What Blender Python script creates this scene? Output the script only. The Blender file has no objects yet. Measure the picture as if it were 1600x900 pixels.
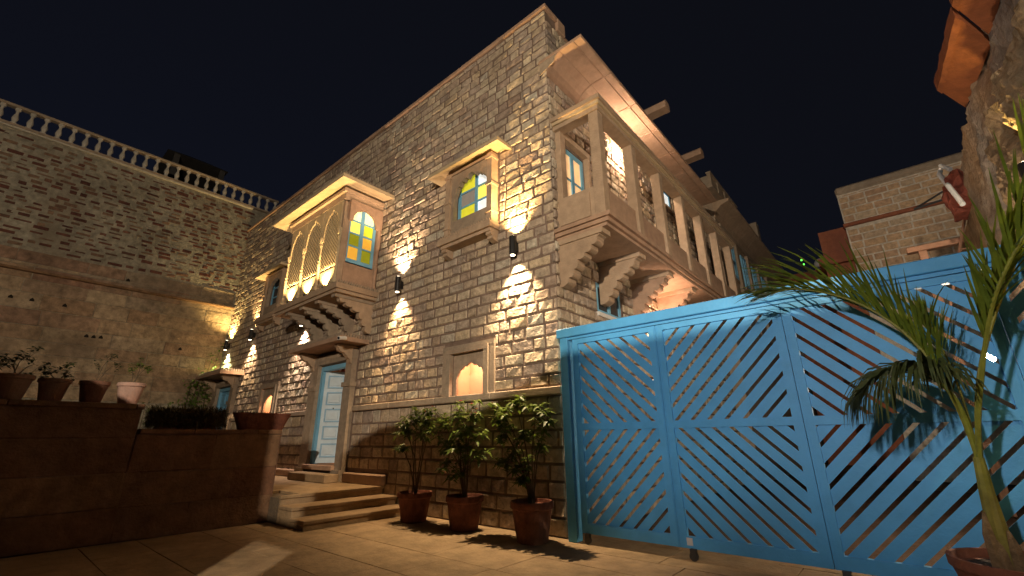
import bpy, bmesh, math, random
from mathutils import Vector, Matrix, noise as mnoise
R_ = random.Random(7)
D = bpy.data; SC = bpy.context.scene; COL = SC.collection

# ------------------------------------------------------------------ camera
cam = D.cameras.new("camera"); cam.sensor_width = 36; cam.lens = 688.94/1600*36
cam.clip_start = 0.05; cam.clip_end = 800
co = D.objects.new("camera", cam); COL.objects.link(co)
CAM = Vector((3.562, -5.194, 1.2))
r = Vector((0.75868332, 0.65139919, -0.0088724)); d = Vector((-0.21677077, 0.23958247, -0.94636709)); f = Vector((-0.61433708, 0.7199162, 0.32297152))
m = Matrix((( r.x, -d.x, -f.x, CAM.x), (r.y, -d.y, -f.y, CAM.y), (r.z, -d.z, -f.z, CAM.z), (0, 0, 0, 1)))
co.matrix_world = m; SC.camera = co

# ------------------------------------------------------------------ world, view
w = D.worlds.new("World"); SC.world = w; w.use_nodes = True
nt = w.node_tree; bg = nt.nodes["Background"]
sky = nt.nodes.new("ShaderNodeTexSky"); sky.sky_type = 'NISHITA'; sky.sun_disc = False
sky.sun_elevation = math.radians(-3.6); sky.sun_rotation = math.radians(285); sky.ozone_density = 3.0
glow = nt.nodes.new("ShaderNodeMix"); glow.data_type = 'RGBA'; glow.blend_type = 'ADD'; glow.inputs[0].default_value = 1
glow.inputs[7].default_value = (.075,.082,.115,1)
nt.links.new(sky.outputs[0], glow.inputs[6]); nt.links.new(glow.outputs[2], bg.inputs[0]); bg.inputs[1].default_value = 0.05
vs = SC.view_settings; vs.view_transform = 'Standard'; vs.look = 'None'; vs.gamma = 1; vs.exposure = 0.0
SC.cycles.use_denoising = True; SC.cycles.max_bounces = 6; SC.cycles.diffuse_bounces = 4
SC.cycles.sample_clamp_indirect = 4.0

WARM = (1.0, 0.68, 0.36); PEACH = (1.0, 0.62, 0.40); NEUT = (1.0, 0.84, 0.66)

# ------------------------------------------------------------------ helpers
def wloc(o):
    v = Vector((0, 0, 0))
    while o is not None:
        v = v + o.location; o = o.parent
    return v
def tag(o, label=None, cat=None, group=None, kind=None):
    if label: o["label"] = label
    if cat: o["category"] = cat
    if group: o["group"] = group
    if kind: o["kind"] = kind
    return o
def empty(name, loc, label=None, cat=None, group=None, parent=None):
    o = D.objects.new(name, None); COL.objects.link(o); o.empty_display_size = .2
    o.location = Vector(loc) - (wloc(parent) if parent else Vector((0, 0, 0)))
    if parent: o.parent = parent
    return tag(o, label, cat, group)
class MB:
    def __init__(s): s.v = []; s.f = []
    def add(s, vs, fs):
        n = len(s.v); s.v += [tuple(q) for q in vs]; s.f += [tuple(i+n for i in q) for q in fs]; return s
    def hexa(s, p):   # 8 points: bottom 4, top 4
        return s.add(p, [(0,3,2,1),(4,5,6,7),(0,1,5,4),(1,2,6,5),(2,3,7,6),(3,0,4,7)])
    def box(s, x0, x1, y0, y1, z0, z1):
        return s.hexa([(x0,y0,z0),(x1,y0,z0),(x1,y1,z0),(x0,y1,z0),(x0,y0,z1),(x1,y0,z1),(x1,y1,z1),(x0,y1,z1)])
    def cbox(s, x0, x1, y0, y1, z0, z1, c=.01):   # box with chamfered edges
        a = MB().box(x0,x1,y0,y1,z0,z1)
        bm = bmesh.new(); vv = [bm.verts.new(q) for q in a.v]
        for q in a.f: bm.faces.new([vv[i] for i in q])
        bmesh.ops.bevel(bm, geom=bm.edges[:], offset=c, segments=1, affect='EDGES')
        bm.verts.index_update()
        s.add([v.co[:] for v in bm.verts], [[v.index for v in q.verts] for q in bm.faces]); bm.free(); return s
    def tbox(s, T, u0, u1, d0, d1, z0, z1):
        return s.hexa([T(u0,d0,z0),T(u1,d0,z0),T(u1,d1,z0),T(u0,d1,z0),T(u0,d0,z1),T(u1,d0,z1),T(u1,d1,z1),T(u0,d1,z1)])
    def prism(s, poly, fn, a, b):   # polygon (p,q) extruded from a to b through fn(p,q,t)
        n = len(poly); vs = [fn(p,q,a) for p,q in poly] + [fn(p,q,b) for p,q in poly]
        fs = [tuple(range(n-1,-1,-1)), tuple(range(n,2*n))] + [(i,(i+1)%n,n+(i+1)%n,n+i) for i in range(n)]
        return s.add(vs, fs)
    def lathe(s, prof, c=(0,0,0), n=16, sx=1, sy=1):
        k = len(prof); vs = []
        for rr, z in prof:
            for i in range(n):
                a = 2*math.pi*i/n; vs.append((c[0]+rr*sx*math.cos(a), c[1]+rr*sy*math.sin(a), c[2]+z))
        fs = [(j*n+i, j*n+(i+1)%n, (j+1)*n+(i+1)%n, (j+1)*n+i) for j in range(k-1) for i in range(n)]
        fs += [tuple(range(n-1,-1,-1)), tuple((k-1)*n+i for i in range(n))]
        return s.add(vs, fs)
    def tube(s, pts, rad, n=6):
        pts = [Vector(p) for p in pts]; vs = []; up = Vector((0.13,0.21,1))
        for i, p in enumerate(pts):
            t = (pts[min(i+1,len(pts)-1)]-pts[max(i-1,0)]).normalized()
            a = t.cross(up); a = a.normalized() if a.length > 1e-4 else Vector((1,0,0)); b = t.cross(a)
            rr = rad[i] if isinstance(rad,(list,tuple)) else rad
            vs += [p+(a*math.cos(2*math.pi*k/n)+b*math.sin(2*math.pi*k/n))*rr for k in range(n)]
        k = len(pts)
        fs = [(j*n+i, j*n+(i+1)%n, (j+1)*n+(i+1)%n, (j+1)*n+i) for j in range(k-1) for i in range(n)]
        fs += [tuple(range(n-1,-1,-1)), tuple((k-1)*n+i for i in range(n))]
        return s.add(vs, fs)
    def build(s, name, mat, parent=None, origin=None, smooth=False, recalc=True):
        off = wloc(parent) if parent else Vector((0,0,0))
        o3 = Vector(origin) if origin is not None else off
        me = D.meshes.new(name); me.from_pydata([Vector(v)-o3 for v in s.v], [], s.f)
        if recalc:
            bm = bmesh.new(); bm.from_mesh(me); bmesh.ops.recalc_face_normals(bm, faces=bm.faces[:]); bm.to_mesh(me); bm.free()
        if smooth:
            for q in me.polygons: q.use_smooth = True
        me.materials.append(mat)
        o = D.objects.new(name, me); COL.objects.link(o)
        if parent: o.parent = parent
        o.location = o3 - off
        return o
def copy_tree(o, parent=None):
    c = o.copy(); COL.objects.link(c)
    if parent: c.parent = parent
    for ch in list(o.children): copy_tree(ch, c)
    return c
TA = lambda u, d, z: (u, -d, z)            # facade plane Y=0, facing -Y
TB = lambda u, d, z: (d, u, z)             # plane X=0, facing +X
def TX(x): return lambda u, d, z: (x+d, u, z)

# ------------------------------------------------------------------ materials
def stone(name, cols, nscale=6, rough=.9, bump=.4, bscale=30, mottled=.35, big=1.2, dirt=None, spec=.2):
    m = D.materials.new(name); m.use_nodes = True; t = m.node_tree; N = t.nodes; L = t.links
    p = N["Principled BSDF"]; p.inputs["Roughness"].default_value = rough
    p.inputs["Specular IOR Level"].default_value = spec
    tc = N.new("ShaderNodeTexCoord"); geo = N.new("ShaderNodeNewGeometry"); oi = N.new("ShaderNodeObjectInfo")
    ad = N.new("ShaderNodeMath"); ad.operation = 'ADD'; L.new(geo.outputs["Random Per Island"], ad.inputs[0]); L.new(oi.outputs["Random"], ad.inputs[1])
    fr = N.new("ShaderNodeMath"); fr.operation = 'FRACT'; L.new(ad.outputs[0], fr.inputs[0])
    cr = N.new("ShaderNodeValToRGB"); el = cr.color_ramp.elements
    if len(cols) == 1: cols = [cols[0], cols[0]]
    while len(el) < len(cols): el.new(.5)
    for i, c in enumerate(cols): el[i].position = i/max(1,len(cols)-1); el[i].color = (*c, 1)
    L.new(fr.outputs[0], cr.inputs[0])
    n1 = N.new("ShaderNodeTexNoise"); n1.inputs["Scale"].default_value = nscale; n1.inputs["Detail"].default_value = 6; n1.inputs["Roughness"].default_value = .65
    L.new(geo.outputs["Position"], n1.inputs["Vector"])
    n2 = N.new("ShaderNodeTexNoise"); n2.inputs["Scale"].default_value = big; n2.inputs["Detail"].default_value = 4; L.new(geo.outputs["Position"], n2.inputs["Vector"])
    mr = N.new("ShaderNodeMapRange"); mr.inputs[1].default_value = .3; mr.inputs[2].default_value = .7; mr.inputs[3].default_value = 1-mottled; mr.inputs[4].default_value = 1+mottled
    L.new(n1.outputs[0], mr.inputs[0])
    mr2 = N.new("ShaderNodeMapRange"); mr2.inputs[1].default_value = .3; mr2.inputs[2].default_value = .7; mr2.inputs[3].default_value = 1-mottled*.6; mr2.inputs[4].default_value = 1+mottled*.4
    L.new(n2.outputs[0], mr2.inputs[0])
    mu = N.new("ShaderNodeMath"); mu.operation = 'MULTIPLY'; L.new(mr.outputs[0], mu.inputs[0]); L.new(mr2.outputs[0], mu.inputs[1])
    mx = N.new("ShaderNodeMix"); mx.data_type = 'RGBA'; mx.blend_type = 'MULTIPLY'; mx.inputs[0].default_value = 1
    L.new(cr.outputs[0], mx.inputs[6]); L.new(mu.outputs[0], mx.inputs[7]); out = mx.outputs[2]
    if dirt:
        n3 = N.new("ShaderNodeTexNoise"); n3.inputs["Scale"].default_value = .7; n3.inputs["Detail"].default_value = 8; L.new(geo.outputs["Position"], n3.inputs["Vector"])
        r3 = N.new("ShaderNodeMapRange"); r3.inputs[1].default_value = .52; r3.inputs[2].default_value = .7; r3.inputs[4].default_value = .75; L.new(n3.outputs[0], r3.inputs[0])
        m3 = N.new("ShaderNodeMix"); m3.data_type = 'RGBA'; L.new(r3.outputs[0], m3.inputs[0]); L.new(out, m3.inputs[6]); m3.inputs[7].default_value = (*dirt, 1); out = m3.outputs[2]
    L.new(out, p.inputs["Base Color"])
    if bump:
        nb = N.new("ShaderNodeTexNoise"); nb.inputs["Scale"].default_value = bscale; nb.inputs["Detail"].default_value = 8; nb.inputs["Roughness"].default_value = .6
        L.new(geo.outputs["Position"], nb.inputs["Vector"])
        b = N.new("ShaderNodeBump"); b.inputs["Strength"].default_value = bump; b.inputs["Distance"].default_value = .045
        L.new(nb.outputs[0], b.inputs["Height"]); L.new(b.outputs[0], p.inputs["Normal"])
    return m
def emit(name, col, strength, base=None, mott=0):
    m = D.materials.new(name); m.use_nodes = True; t = m.node_tree; p = t.nodes["Principled BSDF"]
    p.inputs["Base Color"].default_value = (*(base or col), 1); p.inputs["Roughness"].default_value = .25
    p.inputs["Emission Color"].default_value = (*col, 1); p.inputs["Emission Strength"].default_value = strength
    if mott:
        n = t.nodes.new("ShaderNodeTexNoise"); n.inputs["Scale"].default_value = 9; n.inputs["Detail"].default_value = 3
        g = t.nodes.new("ShaderNodeNewGeometry"); t.links.new(g.outputs["Position"], n.inputs["Vector"])
        r = t.nodes.new("ShaderNodeMapRange"); r.inputs[1].default_value = .3; r.inputs[2].default_value = .7; r.inputs[3].default_value = strength*(1-mott); r.inputs[4].default_value = strength*(1+mott)
        t.links.new(n.outputs[0], r.inputs[0]); t.links.new(r.outputs[0], p.inputs["Emission Strength"])
    return m
M = {}
M['brick'] = stone('brick_stone', [(.34,.25,.19),(.52,.42,.30),(.41,.33,.265),(.58,.475,.335),(.36,.265,.215),(.50,.45,.36),(.54,.42,.28),(.34,.275,.23),(.48,.385,.28),(.60,.51,.38)], 9, .92, 1.0, 15, .34)
M['mortar'] = stone('mortar', [(.215,.155,.12),(.23,.165,.13)], 5, .95, .6, 40, .3, dirt=(.16,.115,.085))
M['carved'] = stone('carved_sandstone', [(.40,.29,.20),(.44,.32,.22),(.42,.31,.215)], 7, .85, .28, 45, .16)
M['carved_y'] = stone('pale_carved_sandstone', [(.50,.39,.24),(.53,.41,.26)], 7, .85, .25, 45, .14)
M['trim'] = stone('trim_stone', [(.33,.265,.20),(.37,.29,.21),(.35,.27,.20)], 8, .88, .35, 40, .22, dirt=(.24,.185,.14))
M['pink'] = stone('pink_sandstone', [(.39,.255,.175),(.41,.275,.19),(.37,.24,.165)], 6, .8, .22, 35, .18)
M['ashlar'] = stone('ashlar', [(.30,.20,.125),(.37,.28,.18),(.33,.255,.17),(.26,.155,.105),(.40,.31,.20),(.31,.25,.18)], 5, .9, .8, 14, .45, big=.8, dirt=(.17,.12,.08))
M['rubble'] = stone('rubble_stone', [(.12,.05,.038),(.16,.07,.05),(.10,.045,.035),(.24,.16,.105),(.18,.085,.06)], 12, .92, .7, 40, .35)
M['lime'] = stone('lime_mortar', [(.31,.285,.215),(.32,.29,.22)], 7, .95, .9, 16, .38, dirt=(.21,.17,.12))
M['lime_white'] = stone('baluster_plaster', [(.50,.46,.38),(.54,.50,.42)], 9, .85, .2, 40, .2)
M['redstone'] = stone('planter_stone', [(.155,.080,.047),(.20,.112,.062),(.14,.076,.05),(.22,.13,.07),(.12,.056,.04)], 6, .9, .5, 22, .32)
M['flag'] = stone('flagstone', [(.31,.215,.125),(.335,.235,.135),(.30,.21,.12),(.32,.225,.13)], 4, .72, .35, 18, .28, big=.8, dirt=(.22,.145,.085))
M['earth'] = stone('earth', [(.17,.13,.09)], 4, .95, .5, 20, .3)
M['orange'] = stone('orange_brick', [(.56,.37,.22),(.60,.43,.27),(.50,.32,.20),(.58,.46,.32)], 9, .9, .6, 30, .3)
M['pale_mortar'] = stone('pale_mortar', [(.66,.58,.47)], 8, .95, .6, 30, .3)
M['terra'] = stone('terracotta', [(.30,.105,.055),(.33,.12,.065)], 8, .8, .25, 40, .25, dirt=(.20,.075,.05))
M['pot'] = stone('pot_clay', [(.165,.062,.040),(.20,.074,.046)], 9, .8, .3, 30, .35, dirt=(.26,.17,.12))
M['pot_pale'] = stone('pale_pot_clay', [(.42,.24,.185)], 9, .85, .25, 35, .3, dirt=(.58,.46,.40))
M['soil'] = stone('soil', [(.10,.065,.045)], 20, .95, .6, 50, .4)
M['chajja'] = stone('broken_eave_stone', [(.24,.08,.03),(.21,.068,.027)], 8, .85, .4, 30, .22)
M['oldplaster'] = stone('old_plaster', [(.27,.225,.18)], 4, .95, 1.0, 9, .45, big=2.5, dirt=(.36,.23,.12))
M['oldrock'] = stone('rough_rock', [(.33,.235,.12),(.27,.19,.11),(.38,.27,.14)], 6, .95, 1.0, 12, .45)
def paint(name, col, rough=.45, var=.12):
    return stone(name, [col], 3, rough, .08, 60, var, spec=.4)
M['blue'] = stone('blue_gate_paint', [(.085,.375,.70),(.10,.41,.75),(.092,.39,.72),(.105,.42,.76)], 5, .5, .14, 40, .09, big=.9, dirt=(.075,.29,.52), spec=.4)
M['blue2'] = paint('blue_window_paint', (.19,.46,.68), .45)
M['paleblue'] = paint('pale_blue_door_paint', (.60,.72,.80), .5)
M['panel_shade'] = paint('panel_shade_blue', (.30,.50,.68), .5)  # bluer tone paints the shading around the open door's panels
M['black'] = paint('black_metal', (.018,.017,.017), .4)
M['white'] = paint('white_plastic', (.75,.74,.70), .4)
M['steel'] = paint('dark_steel', (.06,.055,.05), .5)
M['void'] = stone('interior_shade', [(.02,.016,.013)], 3, .95, 0)  # near-black colour painted in for unlit depth
M['room'] = stone('room_plaster', [(.62,.42,.28)], 3, .9, .05, 30, .06)
M['cloth'] = stone('red_cloth', [(.26,.075,.05)], 9, .95, .6, 14, .4)
M['wood'] = stone('pink_timber', [(.46,.25,.155)], 10, .8, .2, 40, .2)
M['sheath'] = stone('dry_sheath', [(.24,.15,.075)], 18, .85, .5, 60, .4)
M['trunk'] = stone('plant_stem', [(.13,.095,.06)], 15, .9, .3, 50, .3)
def leafmat(name, cols, rough=.45, transl=.35):
    m = stone(name, cols, 14, rough, 0, 30, .15, spec=.4); t = m.node_tree; p = t.nodes["Principled BSDF"]
    base = p.inputs["Base Color"].links[0].from_socket
    tr = t.nodes.new("ShaderNodeBsdfTranslucent"); t.links.new(base, tr.inputs[0])
    mx = t.nodes.new("ShaderNodeMixShader"); mx.inputs[0].default_value = transl
    t.links.new(p.outputs[0], mx.inputs[1]); t.links.new(tr.outputs[0], mx.inputs[2])
    t.links.new(mx.outputs[0], t.nodes["Material Output"].inputs[0]); return m
M['leaf'] = leafmat('bush_leaf', [(.10,.15,.02),(.13,.185,.022),(.075,.12,.02),(.16,.20,.03)])
M['leaf_dark'] = leafmat('dark_leaf', [(.035,.055,.014),(.05,.07,.018),(.03,.045,.014)])
M['leaf_lime'] = leafmat('lime_leaf', [(.10,.17,.025),(.14,.20,.03)])
M['hedge'] = leafmat('hedge_leaf', [(.075,.06,.02),(.10,.075,.026),(.06,.045,.016)], .6, .25)
M['palm'] = leafmat('palm_leaflet', [(.14,.185,.02),(.18,.215,.024),(.11,.155,.02)], .4, .3)
M['palm_old'] = leafmat('old_palm_leaflet', [(.06,.075,.02),(.08,.09,.024)], .55, .25)
M['palm_stem'] = stone('palm_stem', [(.20,.20,.025),(.22,.19,.03)], 14, .5, .15, 40, .3, dirt=(.20,.12,.055))
M['flower'] = leafmat('red_flower', [(.45,.03,.03)])
P_COL = {'ylw':(1.0,.78,.13),'pale':(1.0,.90,.42),'lime':(.70,.66,.04),'olive':(.27,.28,.01),'amber':(.85,.45,.05),'grey':(.28,.25,.22),'white':(.86,.86,.80),'peach':(1.0,.60,.28)}
P_STR = {'ylw':.85,'pale':1.15,'lime':.55,'olive':.42,'amber':.45,'grey':.28,'white':.85,'peach':.62}
PANE = {k: emit('lit_glass_'+k, c, P_STR[k], mott=.22) for k, c in P_COL.items()}
M['lens'] = emit('lamp_lens', (1,.85,.6), 14)
M['bulb'] = emit('bulb_glow', (1,.93,.78), 260)
M['dimglass'] = paint('dark_window_glass', (.05,.055,.06), .1)

# ------------------------------------------------------------------ masonry
def hole_cut(ivs, a, b):
    out = []
    for p, q in ivs:
        if b <= p or a >= q: out.append((p, q)); continue
        if a > p: out.append((p, a))
        if b < q: out.append((b, q))
    return out
def layout(u0, u1, z0, z1, hh, ll, gap, holes, rng, frac=.35):
    res = []; z = z0; k = 0
    while z < z1-.04:
        h = rng.uniform(*hh); h = min(h, z1-z)
        if z1-(z+h) < .05: h = z1-z
        ivs = [(u0, u1)]
        for a, b, p, q in holes:
            if min(q, z+h)-max(p, z) > frac*h: ivs = hole_cut(ivs, a, b)
        for a, b in ivs:
            u = a - rng.uniform(0, ll[0]*.8)
            while u < b-.01:
                l = rng.uniform(*ll); s = max(a, u); e = min(b, u+l)
                if b-e < ll[0]*.35: e = b
                if e-s > ll[0]*.22: res.append((s+gap/2, e-gap/2, z+gap/2, z+h-gap/2))
                u += l
                if e == b: break
        z += h; k += 1
    return res
def brick_geo(w, h, dep, rough, rng, nx=4, nz=3, ch=.012, cx=None, cz=None):
    """rock-faced stone; x along wall, -y outwards, z up, centred in x,z; back at y=0"""
    cx = cx if cx is not None else ch; cz = cz if cz is not None else ch
    xs = [-w/2] + [-w/2+cx + (w-2*cx)*i/(nx-2) for i in range(nx-1)] + [w/2]
    zs = [-h/2] + [-h/2+cz + (h-2*cz)*i/(nz-2) for i in range(nz-1)] + [h/2]
    vs = []; W = len(xs)
    tx = rng.uniform(-1,1)*rough*.6; tz = rng.uniform(-1,1)*rough*.6
    for j, z in enumerate(zs):
        for i, x in enumerate(xs):
            edge = i in (0, W-1) or j in (0, len(zs)-1)
            jx = 0 if edge else rng.uniform(-.1,.1)*w/nx; jz = 0 if edge else rng.uniform(-.12,.12)*h/nz
            if edge: y = -(dep - ch*1.2 + rng.uniform(-.3,.3)*ch)
            else: y = -(dep + rng.uniform(-1,1)*rough + tx*x/w*2 + tz*z/h*2)
            vs.append((x+jx + (rng.uniform(-.004,.004) if edge else 0), y, z+jz + (rng.uniform(-.004,.004) if edge else 0)))
    fs = [(j*W+i, j*W+i+1, (j+1)*W+i+1, (j+1)*W+i) for j in range(len(zs)-1) for i in range(W-1)]
    ring = [i for i in range(W)] + [j*W+W-1 for j in range(1,len(zs))] + [(len(zs)-1)*W+i for i in range(W-2,-1,-1)] + [j*W for j in range(len(zs)-2,0,-1)]
    n = len(vs)
    for q in ring: vs.append((vs[q][0], 0.0, vs[q][2]))
    k = len(ring)
    fs += [(ring[(i+1)%k], ring[i], n+i, n+(i+1)%k) for i in range(k)]
    return vs, fs
VARS = {}
def variants(mat, dep, rough, aw, ah, ch, n=14):
    key = (mat.name, dep, rough, aw, ah)
    if key not in VARS:
        rng = random.Random(len(VARS)*31+5); L = []
        for i in range(n):
            vs, fs = brick_geo(1, 1, dep, rough, rng, ch=ch, cx=ch/aw, cz=ch/ah)
            me = D.meshes.new('brick'); me.from_pydata(vs, [], fs); me.materials.append(mat); L.append(me)
        VARS[key] = L
    return VARS[key]
def masonry(parent, name, bricks, T, rotz, mat, dep, rough, ch=.012, limit=300, rng=None, stuffname=None, jit=.006):
    """bricks: rectangles (u0,u1,z0,z1) on the plane T; largest in view become objects, the rest one mesh"""
    rng = rng or random.Random(3); off = wloc(parent)
    def size(b):
        c = Vector(T((b[0]+b[1])/2, 0, (b[2]+b[3])/2)); v = c-CAM
        if v.dot(f) < .3: return 0
        x = v.dot(r)/v.dot(f); y = v.dot(d)/v.dot(f)
        s = (b[1]-b[0])*(b[3]-b[2])/v.length_squared
        return s if abs(x) < 1.2 and abs(y) < .7 else s*.01
    bricks = sorted(bricks, key=size, reverse=True)
    aw = sum(b[1]-b[0] for b in bricks)/max(1,len(bricks)); ah = sum(b[3]-b[2] for b in bricks)/max(1,len(bricks))
    vr = variants(mat, dep, rough, round(aw,3), round(ah,3), ch)
    for b in bricks[:limit]:
        o = D.objects.new(name, rng.choice(vr)); COL.objects.link(o); o.parent = parent
        o.location = Vector(T((b[0]+b[1])/2, rng.uniform(-jit,jit), (b[2]+b[3])/2)) - off
        o.rotation_euler = (0, 0, rotz); o.scale = (b[1]-b[0], 1, b[3]-b[2])
    rest = bricks[limit:]
    if rest:
        mb = MB(); rm = Matrix.Rotation(rotz, 3, 'Z')
        for b in rest:
            vs, fs = brick_geo(b[1]-b[0], b[3]-b[2], dep, rough, rng, ch=ch)
            c = Vector(T((b[0]+b[1])/2, rng.uniform(-jit,jit), (b[2]+b[3])/2))
            mb.add([c + rm @ Vector(v) for v in vs], fs)
        tag(mb.build(stuffname or 'brickwork', mat, parent, recalc=False), kind='stuff')
def wall_slab(parent, name, mat, T, u0, u1, z0, z1, d0, d1, holes):
    us = sorted({u0, u1, *[min(max(h[i],u0),u1) for h in holes for i in (0,1)]}); zs = sorted({z0, z1, *[min(max(h[i],z0),z1) for h in holes for i in (2,3)]})
    full = lambda i, j: 0 <= i < len(us)-1 and 0 <= j < len(zs)-1 and not any(h[0] < (us[i]+us[i+1])/2 < h[1] and h[2] < (zs[j]+zs[j+1])/2 < h[3] for h in holes)
    mb = MB()
    for i in range(len(us)-1):
        for j in range(len(zs)-1):
            if not full(i, j): continue
            a, b, p, q = us[i], us[i+1], zs[j], zs[j+1]
            mb.add([T(a,d1,p),T(b,d1,p),T(b,d1,q),T(a,d1,q)], [(0,1,2,3)]); mb.add([T(a,d0,p),T(b,d0,p),T(b,d0,q),T(a,d0,q)], [(3,2,1,0)])
            if not full(i-1,j): mb.add([T(a,d0,p),T(a,d1,p),T(a,d1,q),T(a,d0,q)], [(0,1,2,3)])
            if not full(i+1,j): mb.add([T(b,d0,p),T(b,d1,p),T(b,d1,q),T(b,d0,q)], [(0,1,2,3)])
            if not full(i,j-1): mb.add([T(a,d0,p),T(b,d0,p),T(b,d1,p),T(a,d1,p)], [(0,1,2,3)])
            if not full(i,j+1): mb.add([T(a,d0,q),T(b,d0,q),T(b,d1,q),T(a,d1,q)], [(0,1,2,3)])
    return mb.build(name, mat, parent, recalc=False)
def arch_h(s, cusps=4.5, amp=.06):
    e = max(0.0, 1-abs(s)**2.3)**.6*.9
    return max(0, min(1, e*(1-amp) + amp*abs(math.sin(cusps*math.pi*s*.97)) * (abs(s) < .97) + max(0, .16*(1-abs(s)/.16))))
def arch_panel(mb, T, u0, u1, z0, z1, o0, o1, spring, apex, d0, d1, n=44, cusps=4.5, amp=.07, plain=False):
    """slab u0..u1 x z0..z1 with an arched opening from z0 up"""
    if o0 > u0: mb.tbox(T, u0, o0, d0, d1, z0, z1)
    if u1 > o1: mb.tbox(T, o1, u1, d0, d1, z0, z1)
    for i in range(n):
        a = o0+(o1-o0)*i/n; b = o0+(o1-o0)*(i+1)/n
        def az(u):
            s = (2*u-o0-o1)/(o1-o0)
            return spring+(apex-spring)*(math.sqrt(max(0,1-s*s)) if plain else arch_h(s, cusps, amp))
        za, zb = az(a), az(b)
        mb.hexa([T(a,d0,za),T(b,d0,zb),T(b,d1,zb),T(a,d1,za),T(a,d0,z1),T(b,d0,z1),T(b,d1,z1),T(a,d1,z1)])
    return mb
def crest(mb, p0, p1, out, h=.06, step=.055, th=.025):
    """row of little upright leaf-shaped tabs from p0 to p1"""
    p0 = Vector(p0); p1 = Vector(p1); n = max(2, int((p1-p0).length/step)); t = (p1-p0)/n; o = Vector(out)*th
    for i in range(n):
        a = p0+t*(i+.12); b = p0+t*(i+.88); c = (a+b)/2
        q = [a, b, b+Vector((0,0,h*.6)), c+Vector((0,0,h)), a+Vector((0,0,h*.6))]
        mb.add([*q, *[x+o for x in q]], [(0,1,2,3,4),(9,8,7,6,5)] + [(i2,(i2+1)%5,5+(i2+1)%5,5+i2) for i2 in range(5)])
    return mb
def scroll_bracket(depth, height, lobes=4, conc=.35):
    """profile (out, z), z measured up from its foot: flat top, S-curved and scalloped under-edge"""
    pts = [(0, height), (depth, height), (depth, height*.90), (depth*.95, height*.88)]
    n = lobes*6
    for i in range(1, n):
        t = i/n; th = t*math.pi/2
        lx, lz = depth*(.94-.84*t), height*(.86-.84*t)
        cx, cz = depth*(.94-.84*math.sin(th)), height*(.86-.84*(1-math.cos(th)))
        x = lx*(1-conc)+cx*conc; z = lz*(1-conc)+cz*conc
        ph = (t*lobes) % 1.0
        big = .055*depth*math.sin(math.pi*((t*2) % 1.0)); sm = .045*depth*math.sin(math.pi*ph)**.7
        if ph < .17: sm -= .02*depth
        pts.append((x+(big+sm)*.75, z-(big+sm)*.6))
    pts += [(depth*.09, height*.0), (0, 0)]
    return pts
def spot(name, loc, direction, power, col, size, blend, rad, parent):
    l = D.lights.new(name, 'SPOT'); l.energy = power; l.color = col; l.spot_size = math.radians(size); l.spot_blend = blend; l.shadow_soft_size = rad
    o = D.objects.new(name, l); COL.objects.link(o); o.parent = parent; o.location = Vector(loc)-wloc(parent)
    o.rotation_euler = Vector(direction).to_track_quat('-Z', 'Y').to_euler(); return o
def point(name, loc, power, col, rad, parent):
    l = D.lights.new(name, 'POINT'); l.energy = power; l.color = col; l.shadow_soft_size = rad
    o = D.objects.new(name, l); COL.objects.link(o); o.parent = parent; o.location = Vector(loc)-wloc(parent); return o

# ================================================================== ground
g = MB().add([(-90,-90,-.06),(90,-90,-.06),(90,90,-.06),(-90,90,-.06)], [(0,1,2,3)]).build('ground', M['earth'], recalc=False); tag(g, kind='structure')
cp = MB().box(-4.35, 6.2, -7.6, 9.5, -.058, -.022).build('courtyard_paving', M['soil']); tag(cp, kind='structure')
rng = random.Random(11); y = -7.6; slabs = []
while y < .9:
    dy = rng.uniform(.5,.75); x = -4.33-rng.uniform(0,.5)
    while x < 6.2:
        dx = rng.uniform(.6,1.15); a = max(-4.33, x); b = min(6.2, x+dx)
        if b-a > .1: slabs.append((a+.0035, b-.0035, y+.0035, y+dy-.0035))
        x += dx
    y += dy
for a, b, c, e in slabs:
    t = rng.uniform(-.002,.002)
    MB().cbox(a, b, c, e, -.05, t, .003).build('flagstone', M['flag'], cp, ((a+b)/2,(c+e)/2,0))
# terrace
te = MB().box(-14.4, -3.99, -1.86, .0, -.05, .36).box(-14.4, -4.72, -9.5, -1.86, -.05, .36).build('terrace', M['earth']); tag(te, kind='structure')
rng = random.Random(12); y = -3.2
while y < -.01:
    dy = min(rng.uniform(.5,.7), -.0-y); x = -9
    while x < -4.0:
        dx = rng.uniform(.7,1.1); b = min(-4.0 if y > -1.9 else -4.74, x+dx)
        if b-x > .12 and dy > .1:
            y0 = y
            if y < -1.86 < y+dy: b = min(b, -4.74)
            MB().cbox(x+.004, b-.004, y0+.004, y+dy-.004, .361, .40+rng.uniform(-.003,.003), .005).build('flagstone', M['flag'], te, ((x+b)/2,y,0.4))
        x += dx
    y += dy
# steps
st = empty('stone_steps', (-3.6,-.95,0), 'three wide sandstone steps rising to the doorway terrace', 'steps')
for i, (xf, zt) in enumerate(((-3.13,.13),(-3.53,.265),(-3.95,.40))):
    MB().cbox(xf-.45 if i < 2 else -4.02, xf, -1.88, -.05, zt-.05, zt+.001*i, .008).cbox(xf-.44 if i < 2 else -4.02, xf-.022, -1.865, -.06, -.03, zt-.052, .006).build('step', M['flag'], st)

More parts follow.
